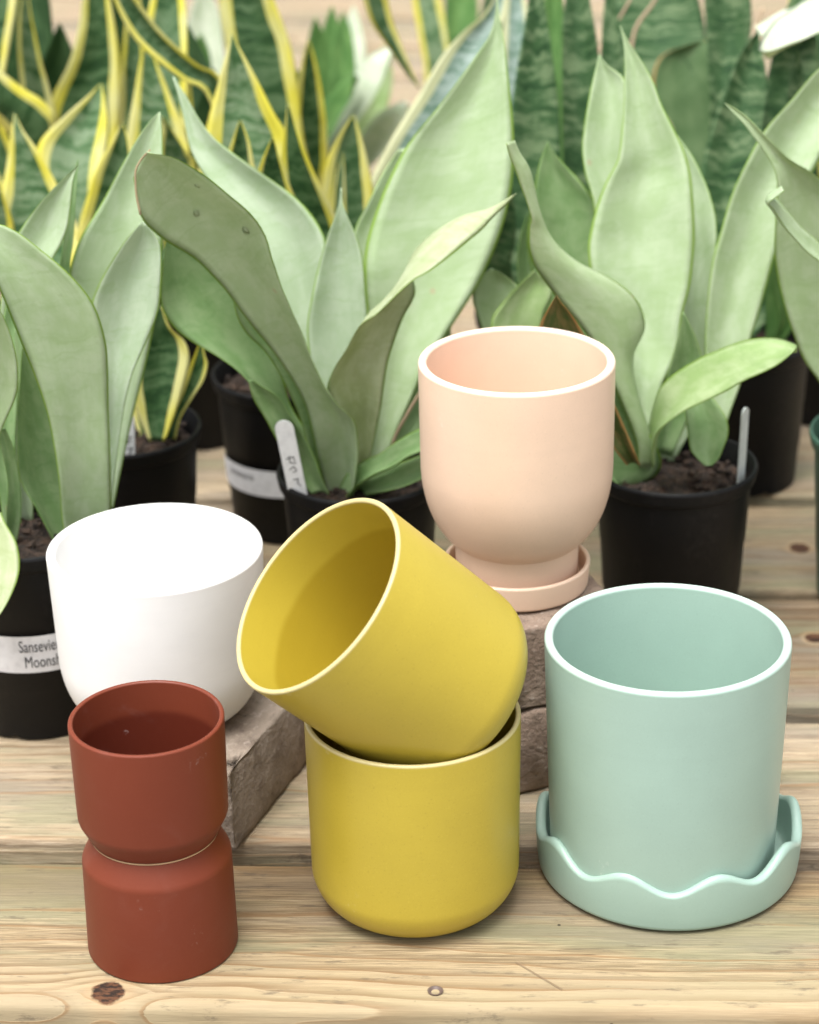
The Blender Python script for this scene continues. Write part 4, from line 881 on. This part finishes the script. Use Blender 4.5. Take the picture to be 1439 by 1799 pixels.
def soil_mesh(r, seed):
    rnd = random.Random(seed)
    V = [(0, 0, .001)]; F = []
    nr, ns = 14, 52
    for i in range(1, nr + 1):
        for s_ in range(ns):
            t = 2 * math.pi * s_ / ns; q = r * i / nr
            z = noise.fractal(Vector((q * math.cos(t) * 70 + seed, q * math.sin(t) * 70, seed)), .7, 2, 4) * .0042 - .003 * (i / nr) ** 3
            V.append((q * math.cos(t), q * math.sin(t), z))
    for s_ in range(ns): F.append((0, 1 + s_, 1 + (s_ + 1) % ns))
    for i in range(nr - 1):
        for s_ in range(ns):
            a = 1 + i * ns + s_; b = 1 + i * ns + (s_ + 1) % ns
            F.append((a, a + ns, b + ns, b))
    # bark chips and clods
    for c in range(90):
        q = r * .95 * math.sqrt(rnd.random()); t = rnd.uniform(0, 6.283)
        c0 = Vector((q * math.cos(t), q * math.sin(t), rnd.uniform(-.001, .0035)))
        sz = Vector((rnd.uniform(.0015, .0055), rnd.uniform(.001, .003), rnd.uniform(.0007, .002)))
        rot = Matrix.Rotation(rnd.uniform(0, 6.28), 3, 'Z') @ Matrix.Rotation(rnd.uniform(-.6, .6), 3, 'X')
        k = len(V)
        for dx in (-1, 1):
            for dy in (-1, 1):
                for dz in (-1, 1):
                    V.append(c0 + rot @ Vector((dx * sz.x * rnd.uniform(.6, 1), dy * sz.y * rnd.uniform(.6, 1), dz * sz.z * rnd.uniform(.6, 1))))
        F += [(k, k + 1, k + 3, k + 2), (k + 4, k + 6, k + 7, k + 5), (k, k + 4, k + 5, k + 1), (k + 2, k + 3, k + 7, k + 6), (k, k + 2, k + 6, k + 4), (k + 1, k + 5, k + 7, k + 3)]
    return mesh('soil', V, F, None, False)

# key: centre x, y, rim height, rim radius, base radius, pot material, label
PLANTS = {
 'A': (-.237, 1.360, .1300, .0560, .0440, M_BLACK, 'silvery green snake plant at the left edge, its black pot bearing a name label'),
 'B': (-.032, 1.455, .1200, .0547, .0430, M_BLACK, 'silvery green snake plant between the white and peach pots, one leaf bent left'),
 'C': (.174, 1.456, .1200, .0547, .0430, M_BLACK, 'silvery green snake plant with broad upright leaves, right behind the peach planter'),
 'D': (.3250, 1.500, .1200, .0550, .0440, M_GREENP, 'silvery snake plant in a green pot, cut off by the right edge'),
 'E': (-.196, 1.538, .1200, .0547, .0430, M_BLACK, 'small dark snake plant with bright yellow edges, in a black pot behind the white one'),
 'F': (-.087, 1.638, .1200, .0547, .0430, M_BLACK, 'yellow edged snake plant in the black pot with a blurred white label sticker'),
 'G': (.256, 1.703, .1150, .0500, .0400, M_BLACK, 'dark snake plant in the plain black pot behind the bright leaf on the right'),
 'H': (-.262, 1.715, .1420, .0547, .0430, M_BLACK, 'yellow edged snake plant with three pointed leaves at the left, second row'),
 'I': (-.283, 1.926, .1300, .0547, .0430, M_BLACK, 'tall yellow edged snake plant in the top left corner'),
 'J': (-.172, 1.818, .1360, .0547, .0430, M_BLACK, 'pale yellow edged snake plant with crossing leaves, top left of centre'),
 'L': (-.110, 1.945, .1080, .0547, .0430, M_BLACK, 'tall broad snake plant with one yellow edged leaf drooping over bare planks'),
 'M': (-.039, 1.745, .1240, .0547, .0430, M_BLACK, 'snake plant with a bluish pale edged blade behind the tallest silvery leaf'),
 'Z': (.108, 1.775, .1120, .0547, .0430, M_BLACK, 'dark banded snake plant with upright leaves behind the peach planter'),
 'K': (.245, 1.918, .1000, .0547, .0430, M_BLACK, 'marbled dark green broad leaved plant at the top right, with a brown edged leaf'),
 'N': (.345, 1.838, .1500, .0547, .0430, M_BLACK, 'plant with a glaring white leaf in the top right corner'),
 'W': (-.072, 2.247, .0820, .0450, .0360, M_BLACK, 'blurred small plant with green and white leaves at the top centre'),
 'X': (-.184, 2.193, .1000, .0450, .0360, M_BLACK, 'blurred whitish leaves behind the crossing yellow edged ones'),
 'S': (.040, 2.363, .0860, .0547, .0430, M_BLACK, 'blurred dark leaves at the top edge right of the bare planks'),
}
TONE = {'A': (.55, .05, .30, .25, .5, .5, .5), 'B': (.60, .12, .0, .6, .55, .4), 'C': (.80, .58, .5, .3, .5, .5, .5, .5, .5, .5, .4, .5, .5, .45), 'D': (.7, .4),
        'H': (.65, .75, .45, .8), 'I': (.1, .1, .6, .3, .5), 'J': (.5, .7, .9, .5, .6), 'F': (.95, .2, .1, .15), 'L': (.45, .5), 'M': (.5, .6), 'E': (.0, .3, .0)}
ROOT = {}
seed = 1
for key, (px, py, h, rt_, rb_, pm, lab) in PLANTS.items():
    root = empty('potted_snake_plant', (px, py, 0))
    tag(root, lab, 'plant', 'potted plants on the bench')
    ROOT[key] = root
    pot = obj('nursery_pot', nursery_pot_mesh(h, rt_, rb_), pm, root, (0, 0, 0), (0, 0, seed * 1.3))
    root['_pot'] = pot.name
    s_ = obj('soil', soil_mesh(rt_ - .0062, seed), M_SOIL, root, (0, 0, h - .0125))
    for i, (mk, rows) in enumerate(LEAVES[key]):
        seed += 1
        lf = obj('leaf', leaf_mesh(rows, Vector((px, py, 0)), mk, seed), LM[mk], root)
        tn = TONE.get(key, ())
        lf.color = (tn[i] if i < len(tn) else random.random(), 0, 0, 1)
    seed += 1
POTS = {k: bpy.data.objects[ROOT[k]['_pot']] for k in ROOT}
for k in ROOT: del ROOT[k]['_pot']

# ------------------------------------------------------------------ water drops and a dried tip on two leaves
def glassy():
    k = NT('water')
    tr = k.n('BsdfTransparent'); gl = k.n('BsdfGlossy'); gl.inputs['Roughness'].default_value = .06
    fr = k.n('Fresnel'); fr.inputs[0].default_value = 1.5
    ms = k.n('MixShader')
    k.t.links.new(fr.outputs[0], ms.inputs[0]); k.t.links.new(tr.outputs[0], ms.inputs[1]); k.t.links.new(gl.outputs[0], ms.inputs[2])
    k.t.links.new(ms.outputs[0], k.out.inputs['Surface'])
    return k.m
M_WATER = glassy()
def drops(leaf_o, pts):
    for i, p in enumerate(pts):
        ok, co, no, fi = leaf_o.closest_point_on_mesh(Vector(p) - leaf_o.parent.location)
        bm = bmesh.new(); bmesh.ops.create_uvsphere(bm, u_segments=16, v_segments=8, radius=1)
        s = .0014 + .0004 * (i % 3)
        bmesh.ops.scale(bm, vec=(s, s * 1.35, s * .45), verts=bm.verts)
        me = bpy.data.meshes.new('water_drop'); bm.to_mesh(me); bm.free()
        me.polygons.foreach_set('use_smooth', [True] * len(me.polygons))
        d = obj('water_drop', me, M_WATER, leaf_o, co + no * .0003)
        d.rotation_euler = no.to_track_quat('Z', 'Y').to_euler()
lb = [c for c in ROOT['B'].children if c.name.startswith('leaf')]
lc = [c for c in ROOT['C'].children if c.name.startswith('leaf')]
bpy.context.view_layer.update()
drops(lb[0], [(-0.1211, 1.3650, 0.3373), (-0.1233, 1.3650, 0.3106), (-0.1008, 1.3650, 0.2979)])

# ------------------------------------------------------------------ stickers wrapped round two pots
def wrap_band(h, rt_, rb_, z0, z1, a0, a1, lift, n=28):
    V, F = [], []
    def rad(z): return rb_ + (rt_ - .0042 - rb_) * z / (h - .012) + .0009 + lift
    for i in range(n + 1):
        t = a0 + (a1 - a0) * i / n
        for z in (z0, z1): V.append((rad(z) * math.cos(t), rad(z) * math.sin(t), z))
    for i in range(n): F.append((2 * i, 2 * i + 2, 2 * i + 3, 2 * i + 1))
    return mesh('label_sticker', V, F)
def text_mesh(body, size, sx):
    cu = bpy.data.curves.new('lettering', 'FONT')
    cu.body = body; cu.size = size; cu.resolution_u = 4
    o = bpy.data.objects.new('lettering', cu); col.objects.link(o)
    bpy.context.view_layer.update()
    me = bpy.data.meshes.new_from_object(o.evaluated_get(bpy.context.evaluated_depsgraph_get()))
    bpy.data.objects.remove(o)
    for v in me.vertices: v.co.x *= sx
    return me
def wrap_text(body, size, sx, h, rt_, rb_, zb, a_start):
    me = text_mesh(body, size, sx)
    bm = bmesh.new(); bm.from_mesh(me)
    bmesh.ops.triangulate(bm, faces=bm.faces[:])
    bm.to_mesh(me); bm.free()
    for v in me.vertices:
        z = zb + v.co.y
        r = rb_ + (rt_ - .0042 - rb_) * z / (h - .012) + .0016
        t = a_start + v.co.x / r
        v.co = (r * math.cos(t), r * math.sin(t), z)
    me.materials.clear()
    return me
def sticker(key, z0, z1, amid, half, lines):
    px, py, h, rt_, rb_, pm, lab = PLANTS[key]
    face = math.atan2(-py, -px)
    pot = POTS[key]; rz = pot.rotation_euler.z
    b = obj('label_sticker', wrap_band(h, rt_, rb_, z0, z1, face + amid - half - rz, face + amid + half - rz, .0004), M_STICK, pot)
    for (txt, size, sx, zb, a) in lines:
        obj('lettering', wrap_text(txt, size, sx, h, rt_, rb_, zb, face + a - rz), M_INK, pot)
sticker('A', .0500, .0757, R(10), R(62), [('Sansevieria', .0116, .58, .0648, R(-13)), ('Moonshine', .0116, .60, .0538, R(-10))])
sticker('F', .0395, .0605, R(-44), R(40), [('Sansevieria', .0072, .8, .0515, R(-64))])

# ------------------------------------------------------------------ plant tags and sticks
def flat_stake(name, p0, p1, w, th, mat, yaw, label, tip=True):
    """flat garden stake from p0 (in the soil) to p1 (rounded head)"""
    p0, p1 = Vector(p0), Vector(p1)
    ln = (p1 - p0).length
    prof = []
    n = 8
    prof += [(-w * .12, -.01), (-w / 2, .002)]
    prof += [(-w / 2, ln - w / 2)]
    for i in range(1, n): 
        t = math.pi - math.pi * i / n
        prof.append((w / 2 * math.cos(t), ln - w / 2 + w / 2 * math.sin(t)))
    prof += [(w / 2, ln - w / 2), (w / 2, .002), (w * .12, -.01)]
    m = len(prof)
    V = [(x, -th / 2, z) for x, z in prof] + [(x, th / 2, z) for x, z in prof]
    F = [tuple(range(m)), tuple(range(2 * m - 1, m - 1, -1))] + [((i + 1) % m, i, i + m, (i + 1) % m + m) for i in range(m)]
    o = obj(name, mesh(name, V, F, None, False), mat, None, p0)
    z = (p1 - p0).normalized()
    x = Vector((math.cos(yaw), math.sin(yaw), 0)); yv = z.cross(x).normalized(); x = yv.cross(z)
    o.rotation_euler = Matrix((x, yv, z)).transposed().to_euler()
    tag(o, label, 'plant tag')
    return o
def ink(parent, strokes, th, w=.0007):
    """handwritten pen strokes, thin ribbons just off the front face"""
    V, F = [], []
    for st in strokes:
        pts = [Vector(q) for q in st]
        for a, b in zip(pts, pts[1:]):
            d = (b - a).normalized(); s = Vector((-d.y, d.x)) * w / 2; a2 = a - d * w * .3; b2 = b + d * w * .3
            k = len(V)
            for q in (a2 + s, a2 - s, b2 - s, b2 + s): V.append((q.x, -th / 2 - .00012, q.y))
            F.append((k, k + 1, k + 2, k + 3))
    obj('lettering', mesh('lettering', V, F, None, False), M_INK, parent)
tB = flat_stake('plant_tag', (-.0712, 1.4265, .1130), (-.0788, 1.4170, .1705), .0120, .0008, M_TAG, R(-6), 'white plastic tag with pen marks beside the dark labelled pot, left of centre')
mm_ = .001
ink(tB, [[(-3 * mm_, 30 * mm_), (2 * mm_, 31.5 * mm_), (2.4 * mm_, 28 * mm_)], [(-.5 * mm_, 32 * mm_), (-.8 * mm_, 27 * mm_), (3 * mm_, 26.4 * mm_)], [(-2 * mm_, 22 * mm_), (1 * mm_, 24 * mm_), (2.4 * mm_, 21 * mm_), (0, 19.6 * mm_)], [(-1 * mm_, 14 * mm_), (2 * mm_, 14.6 * mm_), (1.4 * mm_, 11 * mm_), (3 * mm_, 9 * mm_)]], .0008)
tE = flat_stake('plant_tag', (-.1912, 1.5080, .1040), (-.1896, 1.5080, .1435), .0125, .0008, M_TAG, R(4), 'white plastic tag in the pot of the small dark yellow edged plant')
ink(tE, [[(1 * mm_, 20 * mm_), (4.5 * mm_, 20 * mm_)], [(1 * mm_, 20 * mm_), (1.6 * mm_, 15 * mm_)], [(1.4 * mm_, 17.6 * mm_), (4 * mm_, 17.4 * mm_)], [(1 * mm_, 11.5 * mm_), (4.6 * mm_, 12 * mm_), (2 * mm_, 6.4 * mm_)]], .0008, .0009)
flat_stake('plant_tag', (.2150, 1.4360, .1100), (.2163, 1.4360, .1650), .0080, .0012, M_CLEAR, R(52), 'translucent grey plastic tag standing at the right rim of a black pot')

def tube(name, pts, r0, r1, mat, parent=None, origin=Vector((0, 0, 0)), seg=8, n=20):
    P = [list(p) for p in pts]
    V, F = [], []
    C_ = [Vector(catmull(P, (len(P) - 1) * i / n)) for i in range(n + 1)]
    for i, c in enumerate(C_):
        d = (C_[min(i + 1, n)] - C_[max(i - 1, 0)]).normalized()
        a = d.orthogonal().normalized(); b = d.cross(a)
        r = r0 + (r1 - r0) * i / n
        for s_ in range(seg):
            t = 2 * math.pi * s_ / seg
            V.append(c + a * (r * math.cos(t)) + b * (r * math.sin(t)) - origin)
    for i in range(n):
        for s_ in range(seg):
            a_ = i * seg + s_; b_ = i * seg + (s_ + 1) % seg
            F.append((a_, b_, b_ + seg, a_ + seg))
    F.append(tuple(range(seg - 1, -1, -1))); F.append(tuple(n * seg + q for q in range(seg)))
    return obj(name, mesh(name, V, F), mat, parent)
stk = tube('wooden_stick', [(-.0140, 1.468, .100), (-.0100, 1.459, .135), (.0000, 1.450, .160), (.0090, 1.446, .177)], .0011, .0010, M_TWIG)
tag(stk, 'thin pale wooden stick leaning behind the left side of the peach planter', 'stick')
o_ = Vector((.245, 1.918, 0))
tube('flower_stalk', [(.225, 1.90, .095), (.190, 1.93, .20), (.189, 1.95, .279), (.2057, 1.95, .3115), (.222, 1.95, .34)], .0018, .0012, M_TWIG, ROOT['K'], o_)
tube('dry_leaf', [(.235, 1.90, .098), (.225, 1.87, .17), (.214, 1.86, .215), (.208, 1.86, .235), (.196, 1.86, .248), (.186, 1.86, .246)], .0055, .0035, M_TWIG, ROOT['K'], o_)
o_ = Vector((.256, 1.703, 0))
tube('flower_stalk', [(.252, 1.71, .11), (.254, 1.76, .20), (.2575, 1.80, .263), (.2667, 1.80, .3145), (.272, 1.80, .34)], .0014, .001, M_TWIG, ROOT['G'], o_)
o_ = Vector((.108, 1.775, 0))
tube('flower_stalk', [(.130, 1.79, .11), (.140, 1.85, .20), (.158, 1.90, .284), (.1746, 1.90, .312), (.190, 1.90, .34)], .0014, .001, M_TWIG, ROOT['Z'], o_)

o_ = Vector((-.032, 1.455, 0))
M_CRUST = plain('dried_leaf_edge', (.36, .29, .17), .9)
tube('dried_tip', [(-0.1533, 1.3595, 0.3252), (-0.1549, 1.3595, 0.3362), (-0.1549, 1.3595, 0.3455), (-0.1542, 1.3595, 0.3523), (-0.1505, 1.3595, 0.3586), (-0.1452, 1.3595, 0.3639)], .0008, .0006, M_CRUST, lb[0], o_, 6, 14)
